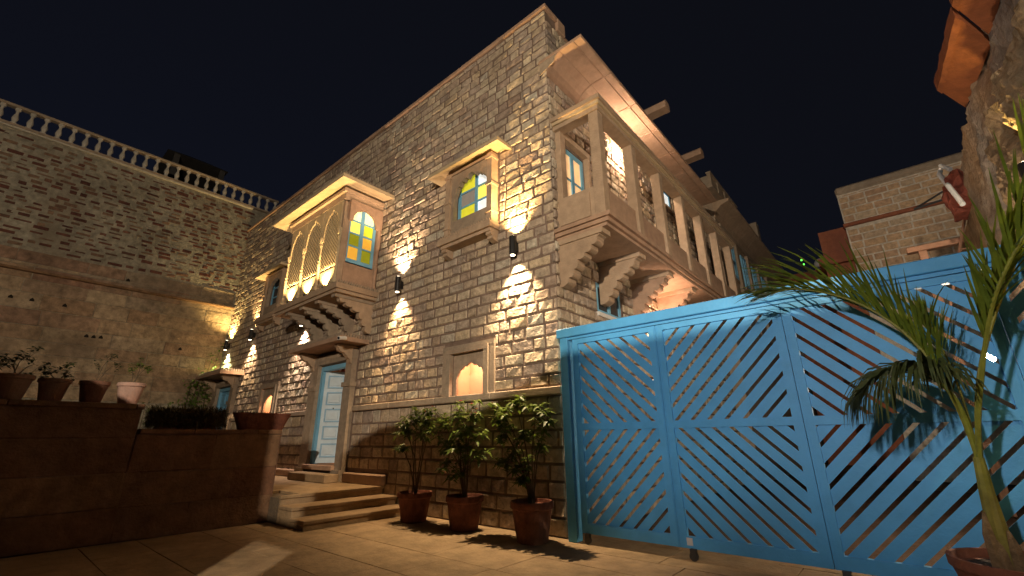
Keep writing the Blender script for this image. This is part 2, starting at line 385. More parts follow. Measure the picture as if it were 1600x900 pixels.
# ================================================================== the stone house
H = empty('stone_house', (0,0,0), 'two storey carved sandstone house with projecting bay window and corner balcony', 'house')
DX = -8.02; WX = -8.75
holesA = [(-2.24,-1.44,1.86,2.62),(-2.24+DX,-1.44+DX,1.86,2.62),(-2.28,-1.27,5.1,6.2),(-2.28+WX,-1.27+WX,5.1,6.2),(-6.93,-5.68,.66,2.90),(-13.95,-12.8,.4,2.86)]
brickholes = [(-2.46,-1.25,1.84,2.74),(-2.46+DX,-1.25+DX,1.84,2.74),(-2.5,-1.15,4.6,6.5),(-2.5+WX,-1.15+WX,4.6,6.5),(-7.35,-5.32,.4,3.15),(-14.3,-12.55,.4,3.1),(-5.32,-3.93,.4,.60),(-14.4,.1,1.77,1.90)]
FA = wall_slab(H, 'facade_wall', M['mortar'], TA, -14.4, -.42, 0, 8.94, -.42, 0, holesA)
rng = random.Random(21)
bA = layout(-14.38, .026, 1.90, 8.93, (.165,.20), (.22,.44), .034, brickholes, rng) + layout(-14.38, .026, .0, 1.77, (.19,.23), (.26,.48), .032, brickholes, rng)
masonry(FA, 'brick', bA, TA, 0, M['brick'], .018, .011, .013, 300, rng)
holesB = [(.32,1.08,4.9,6.1),(1.62,2.0,6.9,7.5),(1.2,2.08,3.2,3.75),(5.1,5.6,6.9,7.4),(2.0,2.55,5.0,5.7)]
FB = wall_slab(H, 'side_wall', M['mortar'], TB, .0, 8.6, 0, 8.72, -.42, -.001, holesB)
MB().box(-.419,-.001,.001,.42,8.721,8.94).build('parapet_corner', M['mortar'], H)
rng = random.Random(22)
bB = layout(.003, 8.5, .0, 8.7, (.17,.205), (.22,.42), .032, [(a-.04,b+.04,p-.05,q+.05) for a,b,p,q in holesB]+[(0,8.5,4.12,4.31),(0,8.5,7.58,7.72)], rng)
masonry(FB, 'brick', bB, TB, math.pi/2, M['brick'], .028, .009, .014, 300, rng)
MB().box(-14.4,-.43,.43,12,8.3,8.42).build('roof_slab', M['mortar'], H)
MB().box(-14.4,-.43,7.9,8.2,0,8.3).build('rear_wall', M['mortar'], H)
# coping, parapet of side wall, string courses
rng = random.Random(5)
u = -14.4; cop = MB()
while u < .06:
    e = min(.06, u+rng.uniform(1.0,1.5)); MB().cbox(u+.003, e-.003, -.06, .36, 8.945, 9.035, .01).build('coping_stone', M['pink'], H); u = e
MB().cbox(-.36,.06,.365,.62,8.73,9.033,.01).build('coping_stone', M['pink'], H)
for y0 in [.63+i*1.3 for i in range(6)]: MB().cbox(-.36,.03,y0,y0+1.29,8.725,8.80,.01).build('coping_stone', M['pink'], H)
for a, b in ((-5.32,.06),(-12.5,-7.38)):
    n = int((b-a)/1.2)
    for i in range(n): MB().cbox(a+(b-a)*i/n+.002, a+(b-a)*(i+1)/n-.002, -.075, .0, 1.775, 1.885, .012).build('string_course', M['trim'], H)
MB().cbox(-5.30,-3.95,-.14,0,.402,.585,.02).build('plinth_block', M['pink'], H)
MB().cbox(-8.5,-7.4,-.14,0,.402,.56,.02).build('plinth_block', M['pink'], H)

# niches -------------------------------------------------------------
def niche(dx, power):
    n = MB()
    o0, o1 = -2.17+dx, -1.49+dx
    arch_panel(n, TA, -2.24+dx, -1.44+dx, 1.87, 2.62, o0, o1, 2.13, 2.43, -.06, -.02, cusps=3.5, amp=.1)
    N = n.build('niche', M['trim'], H)
    fr = MB()
    for k, (w_, dd) in enumerate(((.22,.05),(.10,.075))):
        a0, a1, zt = -2.24-w_+dx, -1.44+w_+dx, 2.62+w_*.55
        fr.tbox(TA, a0, a0+.10, .0, dd, 1.88, zt-.08); fr.tbox(TA, a1-.10, a1, .0, dd, 1.88, zt-.08); fr.tbox(TA, a0, a1, .0, dd+.002, zt-.078, zt)
    fr.build('niche_frame', M['trim'], N)
    b = MB(); u0, u1, z0, z1 = -2.234+dx, -1.446+dx, 1.868, 2.612
    y0, y1 = .062, .40
    b.add([(u0,y0,z0),(u1,y0,z0),(u1,y1,z0),(u0,y1,z0),(u0,y0,z1),(u1,y0,z1),(u1,y1,z1),(u0,y1,z1)], [(0,1,2,3),(7,6,5,4),(2,3,7,6),(1,2,6,5),(3,0,4,7)])
    b.build('niche_recess', M['room'], N, recalc=False)
    point('niche_light', ((u0+u1)/2, .13, 2.53), power, (1,.60,.36), .03, N)
niche(0, 24.0); niche(DX, 24.0)

# windows ------------------------------------------------------------
def blue_window(parent, T, u0, u1, z0, z1, d, cols, rows, panes, fw=.055, name='window_frame', mat=None):
    fm = MB(); mat = mat or M['blue2']
    fm.tbox(T, u0, u0+fw, d-.05, d, z0, z1); fm.tbox(T, u1-fw, u1, d-.05, d, z0, z1)
    fm.tbox(T, u0+fw, u1-fw, d-.05, d, z0, z0+fw); fm.tbox(T, u0+fw, u1-fw, d-.05, d, z1-fw, z1)
    iw = (u1-u0-2*fw); ih = (z1-z0-2*fw)
    for c in range(1, cols): u = u0+fw+iw*c/cols; fm.tbox(T, u-fw*.5, u+fw*.5, d-.05, d+.006, z0+fw, z1-fw)
    for k in range(1, rows):
        z = z0+fw+ih*k/rows
        for c in range(cols): fm.tbox(T, u0+fw+iw*c/cols+(fw*.5 if c else 0), u0+fw+iw*(c+1)/cols-(fw*.5 if c < cols-1 else 0), d-.05, d, z-.018, z+.018)
    F = fm.build(name, mat, parent)
    for k in range(rows):
        for c in range(cols):
            key = panes[k*cols+c] if panes else None
            pm = PANE[key] if key else M['dimglass']
            MB().tbox(T, u0+fw+iw*c/cols+.004, u0+fw+iw*(c+1)/cols-.004, d-.032, d-.02, z1-fw-ih*(k+1)/rows+.004, z1-fw-ih*k/rows-.004).build('pane', pm, parent)
    return F
def eave(mb, x0, x1, yo, z0, zi, th, inset):
    """hipped sloping stone eave on facade A: outer edge at z0, rising to zi at the wall"""
    a = [(x0,yo,z0),(x1,yo,z0),(x1,0,z0),(x1-inset,0,zi),(x0+inset,0,zi),(x0,0,z0)]
    i0, i1, yi = x0+inset, x1-inset, yo+inset
    v = [(x0,yo,z0),(x1,yo,z0),(x1,0,z0),(x0,0,z0),(i0,yi,zi),(i1,yi,zi),(i1,0,zi),(i0,0,zi)]
    v2 = [(p[0],p[1],p[2]+th) for p in v]
    mb.add(v+v2, [(0,1,5,4),(1,2,6,5),(3,0,4,7),(4,5,6,7),(8,12,13,9),(9,13,14,10),(11,15,12,8),(12,15,14,13),(0,8,9,1),(1,9,10,2),(3,11,8,0),(2,10,14,6),(3,7,15,11),(6,14,15,7)])
    return mb
def upper_window(dx, panes):
    s = MB(); u0, u1 = -2.44+dx, -1.19+dx
    arch_panel(s, TA, u0+.12, u1-.12, 5.16, 6.26, -2.25+dx, -1.31+dx, 5.60, 6.08, .02, .12, cusps=4.5, amp=.09)
    s.tbox(TA, u0+.12, u1-.12, .02, .12, 4.78, 5.16)
    W = s.build('window', M['trim'], H)
    c = MB()
    for a in (u0, u1-.12):
        c.tbox(TA, a, a+.12, 0, .17, 4.78, 6.25)
        for zz in (4.80, 5.0, 5.56, 6.12): c.tbox(TA, a-.018, a+.138, 0, .19, zz, zz+.05)
    c.tbox(TA, u0+.12, u1-.12, .12, .15, 6.19, 6.25)
    c.build('pilaster', M['carved'], W)
    sl = MB(); sl.tbox(TA, u0-.06, u1+.06, 0, .27, 4.66, 4.77); sl.tbox(TA, u0-.02, u1+.02, 0, .22, 4.60, 4.66)
    for a in (u0-.02, u1-.10): sl.prism([(0,0),(.2,0),(.2,-.05),(.15,-.07),(.16,-.12),(.06,-.15),(0,-.16)], lambda p,q,t: (t,-p,4.598+q), a, a+.12)
    sl.build('window_sill', M['carved'], W)
    cr = MB(); crest(cr, (u0-.04,-.25,4.77),(u1+.04,-.25,4.77),(0,1,0),.07,.06); cr.build('sill_crest', M['carved'], W)
    e = MB(); eave(e, -2.76+dx, -.84+dx, -.40, 6.19, 6.29, .07, .2); e.build('window_eave', M['carved_y'], W)
    cr = MB(); crest(cr, (-2.74+dx,-.38,6.26),(-.86+dx,-.38,6.26),(0,1,0),.07,.06); crest(cr, (-.865+dx,-.36,6.26),(-.865+dx,-.02,6.26),(-1,0,0),.07,.06); cr.build('eave_crest', M['trim'], W)
    blue_window(W, TA, -2.28+dx, -1.27+dx, 5.11, 6.2, -.03, 2, 3, panes, .07)
upper_window(0, ['lime','white','grey','ylw','lime','white'])
upper_window(WX, [None]*6)

# bay window ---------------------------------------------------------
bx0, bx1, by = -7.58, -4.95, -.95
B = MB().box(-7.85,-4.77,-1.02,-.0,4.19,4.31).box(-7.80,-4.82,-.98,0,4.12,4.188).box(-7.74,-4.86,-.96,0,4.312,4.36).build('bay_window', M['carved'], H)
cr = MB(); crest(cr, (-7.74,-.985,4.31),(-4.86,-.985,4.31),(0,1,0),.05,.05,.02); tag(cr.build('bay_crest', M['trim'], B), kind='stuff')
cr = MB(); crest(cr, (-4.80,-.97,4.31),(-4.80,-.02,4.31),(-1,0,0),.09,.055,.02); tag(cr.build('bay_crest', M['trim'], B), kind='stuff')
cols = [bx0+.06, -6.70, -5.83, bx1-.06]
for k, x in enumerate(cols):
    if k in (0,3): MB().box(x-.06,x+.06,by,by+.12,4.362,6.30).build('corner_post', M['carved'], B)
    prof = [(.058,0),(.058,.07),(.036,.09),(.05,.14),(.034,.18),(.036,.5),(.046,.62),(.034,.66),(.046,.70),(.034,.74),(.030,1.02),(.044,1.08),(.032,1.12),(.055,1.20),(.06,1.26),(.04,1.29)]
    MB().lathe(prof, (x,by+.005,4.362), 10).build('column', M['carved_y'], B, smooth=False)
for k in range(3):
    a, b = cols[k]+.05, cols[k+1]-.05; ya = by+.02
    TF = lambda u, d_, z: (u, ya-d_, z)
    p = MB().box(a,b,ya+.01,ya+.05,4.362,4.80); p.box(a+.05,b-.05,ya-.012,ya+.009,4.42,4.74); p.box(a,b,ya-.012,ya+.06,4.801,4.84)
    p.build('bay_panel', M['carved_y'], B)
    p = MB(); arch_panel(p, TF, a-.03, b+.03, 5.52, 6.34, a+.03, b-.03, 5.66, 6.24, -.05, .045, 40, 5.5, .10); p.build('cusped_arch', M['carved_y'], B)
    J = MB(); n = 8; s0 = (b-a)/n; zb, zt = 4.84, 6.2
    mm = int((zt-zb)/s0)+1     # diagonal lattice
    for sgn in (1,-1):
        for i in range(-mm, n+mm):
            u_a = a+i*s0; pts = []
            x0_, z0_ = u_a, zb; L_ = zt-zb
            x1_, z1_ = u_a+sgn*L_*1.0, zt
            t0, t1 = 0.0, 1.0
            dxx = x1_-x0_
            lo, hi = sorted(((a-x0_)/dxx, (b-x0_)/dxx)); t0 = max(t0, lo); t1 = min(t1, hi)
            if t1-t0 < .02: continue
            q0 = (x0_+dxx*t0, zb+L_*t0); q1 = (x0_+dxx*t1, zb+L_*t1); h_ = .014
            yy = ya-.022+(.012 if sgn > 0 else 0)
            J.hexa([(q0[0]-h_,yy,q0[1]),(q0[0]+h_,yy,q0[1]),(q0[0]+h_,yy+.02,q0[1]),(q0[0]-h_,yy+.02,q0[1]),(q1[0]-h_,yy,q1[1]),(q1[0]+h_,yy,q1[1]),(q1[0]+h_,yy+.02,q1[1]),(q1[0]-h_,yy+.02,q1[1])])
    tag(J.build('lattice_screen', M['carved_y'], B), kind='stuff')
    xm = (a+b)/2
    MB().lathe([(.03,0),(.035,.03),(.03,.04)], (xm,by-.035,4.315), 10).build('uplight', M['black'], B)
    spot('uplight_beam', (xm,by-.06,4.375), (0,.10,1), 250, (1,.68,.28), 120, .7, .02, B)
# right and left cheeks
TR = TX(bx1-.05)
p = MB(); arch_panel(p, TR, by+.125, -.0, 4.86, 6.34, -.80, -.13, 5.92, 6.28, 0, .055, 30, plain=True); p.box(bx1-.05,bx1+.005,by+.125,0,4.362,4.858); p.build('bay_side_wall', M['pink'], B)
p = MB(); arch_panel(p, TR, by+.10, -.02, 5.86, 6.36, -.76, -.17, 5.88, 6.24, .056, .12, 60, 9.5, .10); p.build('carved_arch', M['pink'], B)
MB().lathe([(.06,0),(.06,.08),(.04,.1),(.045,.5),(.055,.55),(.04,.6),(.04,1.0),(.055,1.05),(.06,1.15),(.05,1.5)], (bx1+.03,-.07,4.362), 10).build('column', M['pink'], B)
MB().box(bx0-.05,bx0,by+.125,0,4.362,6.34).build('bay_side_wall', M['carved'], B)
blue_window(B, TR, -.85, -.11, 4.89, 6.3, .045, 2, 4, ['pale','pale','ylw','lime','olive','amber','amber','olive'], .085)
p = MB(); arch_panel(p, TR, -.87, -.09, 5.9, 6.32, -.77, -.17, 5.93, 6.21, .046, .054, 24, plain=True); p.build('window_head', M['pink'], B)
MB().box(bx0-.04,bx1+.03,by-.03,0,6.342,6.50).box(bx0-.1,bx1+.09,by-.09,0,6.502,6.58).build('bay_cornice', M['carved'], B)
MB().box(bx0,bx1-.06,by+.3,by+.32,4.37,6.33).build('bay_shade_sheet', M['void'], B)  # near-black sheet stands in for the shade behind the lattice
e = MB(); eave(e, -8.10, -4.50, -1.30, 6.585, 6.66, .085, .34); e.build('bay_eave', M['carved_y'], B)
cr = MB(); crest(cr, (-8.08,-1.28,6.67),(-4.52,-1.28,6.67),(0,1,0),.075,.06); crest(cr, (-4.525,-1.26,6.67),(-4.525,-.02,6.67),(-1,0,0),.08,.065); cr.build('eave_crest', M['trim'], B)
MB().box(-7.6,-5.0,-.9,0,6.74,6.95).build('bay_roof', M['trim'], B)
pf = scroll_bracket(.88, .74, 6, .75)
for x in (-5.02,-5.75,-6.48,-7.22):
    hw = .06
    MB().prism(pf, lambda p_,q_,t: (t,-p_,3.40+q_), x-hw, x+hw).build('bracket', M['trim'] if x < -5.2 else M['carved'], B)
    MB().box(x-hw-.025,x+hw+.025,-.93,0,4.05,4.118).build('bracket_cap', M['trim'], B)

# door ---------------------------------------------------------------
def door_set(dx, open_):
    c = MB(); x0, x1 = -6.93+dx, -5.68+dx
    for a, b in ((x0-.36,x0),(x1,x1+.30)):
        c.box(a,b,-.12,0,.62,2.30); c.box(a-.03,b+.03 if b != x0 else b,-.15,0,2.302,2.40); c.box(a+.02,b-.02 if b != x0 else b,-.12,0,2.402,2.90)
        c.box(a-.04,b+.0,-.17,0,.402,.62)
    c.box(x0-.36,x1+.30,-.125,0,2.902,3.10)
    d_ = c.build('doorway', M['trim'], H)
    cr = MB(); crest(cr, (x0-.33,-.13,3.0),(x1+.27,-.13,3.0),(0,1,0),.09,.08,.03); cr.build('door_crest', M['trim'], d_)
    fr = MB(); fw = .10
    fr.box(x0,x0+fw,-.03,.10,.70,2.87); fr.box(x1-fw,x1,-.03,.10,.70,2.87); fr.box(x0+fw,x1-fw,-.03,.10,2.77,2.87)
    fr.build('door_frame', M['blue2'], d_)
    MB().cbox(x0-.02,x1+.02,-.20,.42,.60,.698,.01).build('door_sill', M['pink'], d_)
    def leaf(hx, sign, ang, mat):
        L = empty('door_leaf', (hx,.04,.71), parent=d_)
        m_ = MB(); md = MB(); w_ = .535
        m_.box(0,w_,0,.045,0,2.05)
        for k in range(5):
            zz = .12+k*.385
            md.box(.08,.11,-.03,-.001,zz,zz+.30).box(w_-.11,w_-.08,-.03,-.001,zz,zz+.30).box(.11,w_-.11,-.03,-.001,zz,zz+.03).box(.11,w_-.11,-.03,-.001,zz+.27,zz+.30)
            m_.box(.15,w_-.15,-.03,-.001,zz+.06,zz+.24)
        me = m_.build('leaf_board', mat, None); me.parent = L; me.location = (0,0,0)
        mo = md.build('panel_molding', M['panel_shade'] if open_ else M['blue2'], None); mo.parent = L
        if sign < 0: me.scale = (-1,1,1); mo.scale = (-1,1,1)
        k_ = MB(); k_.lathe([(.012,0),(.012,.03)], (.27,-.03,1.18), 8); kk = k_.build('door_knocker', M['steel'], None); kk.parent = L
        if sign < 0: kk.scale = (-1,1,1)
        L.rotation_euler = (0,0,ang*sign)
    if open_:
        leaf(x0+fw, 1, math.radians(48), M['paleblue']); leaf(x1-fw, -1, math.radians(85), M['paleblue'])
        rm = MB(); a, b = x0-.6, x1+1.2
        rm.add([(a,.43,.69),(b,.43,.69),(b,3,.69),(a,3,.69),(a,.43,3.0),(b,.43,3.0),(b,3,3.0),(a,3,3.0)], [(0,1,2,3),(7,6,5,4),(2,3,7,6),(1,2,6,5),(3,0,4,7)])
        rm.build('hallway', M['room'], d_, recalc=False)
        bm_ = MB(); [bm_.box(a,b,.8+.6*k,.9+.6*k,2.85,2.99) for k in range(4)]; bm_.build('ceiling_beam', M['terra'], d_)
        point('hallway_light', (x0+.9,1.6,2.5), 30, (1,.6,.32), .1, d_)
        MB().cbox(x0+.02,-5.30+dx,-.50,-.202,.402,.555,.012).build('door_step', M['flag'], d_)
    else:
        leaf(x0+fw, 1, 0, M['blue2']); leaf(x1-fw, -1, 0, M['blue2'])
    cn = MB(); xa, xb = -7.36+dx, -4.98+dx
    eave(cn, xa, xb, -.70, 3.17, 3.20, .09, .2); cn.build('door_canopy', M['pink'], d_)
    cr = MB(); crest(cr, (xa+.02,-.68,3.265),(xb-.02,-.68,3.265),(0,1,0),.07,.055); crest(cr, (xb-.025,-.66,3.265),(xb-.025,-.02,3.265),(-1,0,0),.09,.06); cr.build('canopy_crest', M['trim'], d_)
    pf2 = scroll_bracket(.5, .42, 3)
    for x in (x0-.25, x1+.2): MB().prism(pf2, lambda p_,q_,t: (t,-p_,2.75+q_), x-.06, x+.06).build('canopy_bracket', M['carved'], d_)
door_set(0, True)
door_set(-7.05, False)

# balcony --------------------------------------------------------------
BX = .87; Y0 = .10; Y1 = 7.55
K = MB().box(0,.98,.0,Y1+.1,4.235,4.30).box(0,.93,.04,Y1+.06,4.17,4.234).box(0,.88,.08,Y1,4.12,4.169).build('balcony', M['pink'], H)
posts = [Y0+.08+1.19*i for i in range(7)]
for i, y in enumerate(posts):
    MB().cbox(BX-.17,BX,y-.085,y+.085,4.302,6.19,.008).build('post', M['carved'], K)
    if i < 6:
        a, b = y+.087, posts[i+1]-.087
        MB().box(BX-.12,BX-.05,a,b,4.302,4.86).box(BX-.05,BX-.03,a+.06,b-.06,4.37,4.79).build('parapet_panel', M['pink'], K)
MB().box(.0,BX-.172,Y0+.02,Y0+.09,4.302,4.86).box(.07,BX-.25,Y0,Y0+.018,4.37,4.79).build('parapet_panel', M['carved'], K)
MB().cbox(-.0,.12,Y0+.03,Y0+.15,4.862,6.19,.008).build('post', M['carved'], K)
for k, (a, z0_, z1_) in enumerate(((0,6.192,6.27),(.035,6.271,6.33),(.07,6.331,6.41))):
    MB().box(BX-.19,BX+a+.02,Y0-.02-a,Y1+a,z0_,z1_).box(-.0,BX-.192,Y0-.02-a,Y0+.17,z0_,z1_).build('beam', M['carved_y'] if k == 1 else M['carved'], K)
pf = scroll_bracket(.74, .74, 6, .3)
for i, y in enumerate((.20,1.42,2.64,3.86,5.08,6.3)):
    MB().prism(pf, lambda p_,q_,t: (p_,t,3.36+q_), y-.10, y+.10).build('bracket', M['carved'] if i < 2 else M['pink'], K)
    MB().box(0,.80,y-.125,y+.125,4.04,4.119).build('bracket_cap', M['carved'], K)
# eave over the balcony
for i in range(7):
    a = -.06+1.05*i
    E_ = MB().cbox(-.0 if i else -.14,.77,a+.003,a+1.047,7.66,7.73,.008)
    pr = [(0,7.30),(.02,7.42),(.07,7.52),(.16,7.60),(.30,7.65),(.30,7.659),(0,7.659)]
    E_.prism(pr, lambda p_,q_,t: (p_+.03,t,q_), a+.006, a+1.044); E_.cbox(.60,.625,a+.003,a+1.047,7.645,7.659,.003)
    E_.build('eave_slab', M['pink'], H)
MB().prism([(-.12,7.40),(.18,7.52),(.21,7.60),(.26,7.63),(.26,7.655),(-.12,7.655)], lambda p_,q_,t: (p_,t,q_), -.055,-.032).build('eave_bracket', M['trim'], H)
for y in (3.6, 6.0):
    MB().prism([(-.13,0),(.13,0),(.13,.16),(.08,.22),(-.08,.22),(-.13,.16)], lambda p_,q_,t: (t,y+p_,8.46+q_), .0, .90).build('water_spout', M['pink'], H)
# side windows
SW = MB()
SW.box(-.0,.10,.22,.319,4.86,6.15).box(0,.10,1.081,1.16,4.86,6.15).box(0,.1,.22,1.16,6.152,6.26)
S1 = SW.build('side_window', M['carved'], H)
blue_window(S1, TB, .32, 1.08, 4.9, 6.1, -.02, 2, 2, ['peach']*4, .085)
for (a,b,p_,q_), pn in zip(holesB[1:], (['grey'],['grey']*2,['white'],['grey'])):
    s_ = MB().box(0,.06,a-.06,b+.06,p_-.07,p_-.002).build('side_window', M['white'] if q_ < 4 else M['carved'], H)
    blue_window(s_, TB, a, b, p_, q_, -.01, len(pn), 1, [None]*len(pn) if pn[0] == 'grey' else pn, .07)

# ------------------------------------------------------------------ wall lamps (things that hang on the house)
def wall_lamp(loc, T, label, pu, pd, group, cu=WARM, cd=NEUT, su=104, sd=88, tu=-.05, td=-.14):
    x, z = loc; c = Vector(T(x, .15, z))
    o = empty('wall_lamp', c, label, 'wall lamp', group)
    MB().lathe([(.052,-.165),(.058,-.16),(.058,.16),(.052,.165)], c, 14).build('lamp_body', M['black'], o)
    b = MB(); b.tbox(T, x-.03, x+.03, .034, .10, z-.08, z+.08); b.build('wall_bracket', M['black'], o)
    for s in (1,-1):
        MB().lathe([(.038,-.002),(.038,.004)], c+Vector((0,0,s*.168)), 12).build('lens', M['lens'], o)
        out = (Vector(T(0,1,0))-Vector(T(0,0,0)))
        spot('lamp_beam', c+Vector((0,0,s*.185)), Vector((0,0,s))+out*(tu if s > 0 else td), pu if s > 0 else pd, cu if s > 0 else cd, su if s > 0 else sd, 1.0, .02, o)
    return o
GL = 'black up-and-down lamps on the house front'
wall_lamp((-.72,4.19), TA, 'black up-and-down lamp on the wall beside the upper coloured-glass window', 620, 1000, GL, (1,.64,.25), (1,.72,.42), 104, 88, -.05, -.06)
wall_lamp((-3.87,4.26), TA, 'black up-and-down lamp on the wall beside the bay window', 480, 600, GL, (1,.68,.42), (1,.66,.34))
wall_lamp((-8.15,4.26), TA, 'black up-and-down lamp half hidden behind the bay window brackets', 120, 620, GL, WARM, (1,.74,.56))
wall_lamp((-11.68,4.40), TA, 'black up-and-down lamp on the wall left of the small arched niche', 330, 460, GL, (1,.64,.26), (1,.70,.42))
wall_lamp((-13.85,4.36), TA, 'black up-and-down lamp above the far blue door in the corner', 400, 760, GL, (1,.70,.26), (.86,.95,.5), 125, 90)
GB = 'lamps on the side wall of the house'
wall_lamp((3.25,2.75), TB, 'black up-and-down lamp on the side wall under the balcony', 230, 40, GB, (1,.62,.40), NEUT, 120)
bl = empty('balcony_lamp', (.10,2.45,6.95), 'small glowing bulkhead lamp on the wall inside the balcony', 'wall lamp')
MB().lathe([(.05,-.05),(.06,0),(.05,.05)], (.09,2.45,6.95), 12).build('lamp_glass', M['bulb'], bl); MB().box(.03,.05,2.39,2.51,6.88,7.02).build('lamp_base', M['white'], bl)
point('balcony_light', (.22,2.45,6.95), 85, (1,.64,.40), .06, bl)
sc_ = empty('security_camera', (-4.93,-.62,3.22), 'small white bullet security camera at the corner of the door canopy', 'camera')
MB().tube([(-4.97,-.62,3.22),(-4.93,-.62,3.22)], .03, 10).build('mount', M['white'], sc_)
MB().tube([(-4.95,-.58,3.21),(-4.90,-.76,3.18)], .042, 10).build('housing', M['white'], sc_); MB().tube([(-4.90,-.761,3.18),(-4.898,-.768,3.178)], .03, 10).build('glass', M['black'], sc_)

# ================================================================== gate
G = empty('slatted_gate', (2.2,-.05,0), 'tall blue painted gate of diagonal slats closing the courtyard', 'gate')
MB().cbox(.10,.225,-.12,.02,0,2.52,.006).build('gate_post', M['blue'], G)
MB().cbox(.06,5.0,-.14,.06,2.525,2.65,.008).box(.12,4.95,-.10,.02,2.49,2.524).build('top_beam', M['blue'], G)
leaves = [(.285,1.475,1),(1.48,2.815,-1),(2.82,4.30,1),(4.305,4.95,-1)]
for a, b, dirn in leaves:
    z0_, z1_ = .11, 2.485; fw = .085; yf0, yf1 = -.085, -.03
    fm = MB()
    fm.box(a,a+fw,yf0,yf1,z0_,z1_).box(b-fw,b,yf0,yf1,z0_,z1_).box(a+fw,b-fw,yf0,yf1,z0_,z0_+.11).box(a+fw,b-fw,yf0,yf1,z1_-.065,z1_)
    zm = 1.335; fm.box(a+fw,b-fw,yf0,yf1,zm-.04,zm+.04)
    for q0, q1 in ((a+.012,a+.020),(b-.020,b-.012)): fm.box(q0,q1,yf0-.006,yf0-.001,z0_+.01,z1_-.01)
    LF = fm.build('gate_leaf', M['blue'], G)
    for (p0, p1, sg) in ((z0_+.11, zm-.04, -dirn), (zm+.04, z1_-.065, dirn)):
        # sg=+1: slats fall to the right ("\"), -1: rise to the right
        uA, uB = a+fw, b-fw; pitch = .178; sl = .132   # horizontal pitch and slat width along u
        wd = uB-uA; hh = p1-p0
        k = -int(hh/pitch)-2
        while k*pitch < wd+hh+.2:
            # line u = u0 + t, slat between c0 and c1 measured at the lower (or upper) edge
            c0 = k*pitch-.087; c1 = c0+sl; k += 1
            def clip(c0, c1):
                poly = [(c0,0),(c1,0),(c1+hh,hh),(c0+hh,hh)]
                c0_, c1_ = c0-0, c1
                poly = [(c0,0),(c1,0),(c1-hh,hh),(c0-hh,hh)]
                for side, lim in ((0,0.0),(1,wd)):
                    out = []
                    for i in range(len(poly)):
                        P_, Q_ = poly[i], poly[(i+1)%len(poly)]
                        inP = P_[0] >= lim if side == 0 else P_[0] <= lim; inQ = Q_[0] >= lim if side == 0 else Q_[0] <= lim
                        if inP: out.append(P_)
                        if inP != inQ:
                            t = (lim-P_[0])/(Q_[0]-P_[0]); out.append((lim, P_[1]+(Q_[1]-P_[1])*t))
                    poly = out
                    if len(poly) < 3: return None
                return poly
            po = clip(c0, c1)
            if not po: continue
            ar = abs(sum(po[i][0]*po[(i+1)%len(po)][1]-po[(i+1)%len(po)][0]*po[i][1] for i in range(len(po))))/2
            if ar < .0015: continue
            if sg < 0: po = [(wd-q[0], q[1]) for q in po]
            MB().prism(po, lambda p_,q_,t: (uA+p_, t, p0+q_), -.064+R_.uniform(-.0015,.0015), -.055).build('slat', M['blue'], LF)
for x in (.37, 1.62, 2.9):
    cs = MB().lathe([(.0,-.012),(.045,-.012),(.045,.012),(0,.012)], (0,0,0), 12)
    v = [(q[0]+x, -.10+q[2], q[1]+.047) for q in cs.v]; cs.v = v; cs.box(x-.03,x+.03,-.125,-.075,.07,.115)
    cs.build('caster', M['steel'], G)
MB().box(1.56,1.62,-.094,-.088,.14,.21).build('latch_plate', M['white'], G)
# ================================================================== left building
LB = empty('old_stone_building', (-14.4,-4,0), 'tall weathered stone building with a white baluster parapet beside the terrace', 'building')
TL = TX(-14.4)
LWH = 9.95
lw = wall_slab(LB, 'building_wall', M['lime'], TL, -10, .9, 0, LWH, -.5, -.0, [])
rng = random.Random(31)
masonry(lw, 'stone', layout(-9.9,-.05,2.35,6.05,(.36,.50),(.7,1.5),.016,[(-9.9,0,5.74,5.86)],rng), TL, math.pi/2, M['ashlar'], .03, .004, .008, 300, rng, 'stonework')
masonry(lw, 'stone', [(a,b,p_,p_+.34) for a,b,p_,q_ in layout(-9.9,-.05,6.05,6.45,(.4,.4),(.8,1.6),.016,[],rng)], TL, math.pi/2, M['ashlar'], .028, .004, .008, 60, rng, 'stonework')
rb = []
z = 6.5
while z < 9.7:
    u = -9.9; 
    while u < -.1:
        l = rng.uniform(.12,.36); h = rng.uniform(.045,.11)
        if rng.random() < .80: rb.append((u, u+l, z+rng.uniform(-.02,.02), z+h))
        u += l+rng.uniform(.07,.22)
    z += rng.uniform(.12,.16)
masonry(lw, 'rubble_stone', rb, TL, math.pi/2, M['rubble'], .012, .010, .010, 300, rng, 'rubble_stonework')
MB().cbox(-14.4,-14.22,-10,-.0,5.77,5.84,.015).build('ledge', M['redstone'], LB)
MB().cbox(-14.4,-14.30,-10,-.02,9.90,9.955,.012).build('cornice', M['lime_white'], LB)
MB().box(-14.4,-14.22,-10,-.02,.4,2.28).build('plinth', M['lime'], LB)
bal = MB().cbox(-14.48,-14.28,-10,.85,10.555,10.64,.02).box(-14.48,-14.28,-10,.85,9.95,10.02).build('balustrade', M['trim'], LB)
prof = [(.08,0),(.08,.04),(.04,.06),(.055,.11),(.075,.19),(.06,.27),(.034,.36),(.032,.42),(.05,.45),(.072,.48),(.072,.533)]
bmesh_o = None
y = -8.4; n = 0
while y < .85:
    if bmesh_o is None:
        bmesh_o = MB().lathe(prof, (-14.38,y,10.021), 8, 1, 1).build('baluster', M['lime_white'], bal, (-14.38,y,10.021)); y_ref = y
    else:
        c = bmesh_o.copy(); COL.objects.link(c); c.location = bmesh_o.location+Vector((0,y-y_ref,0))
    y += .305
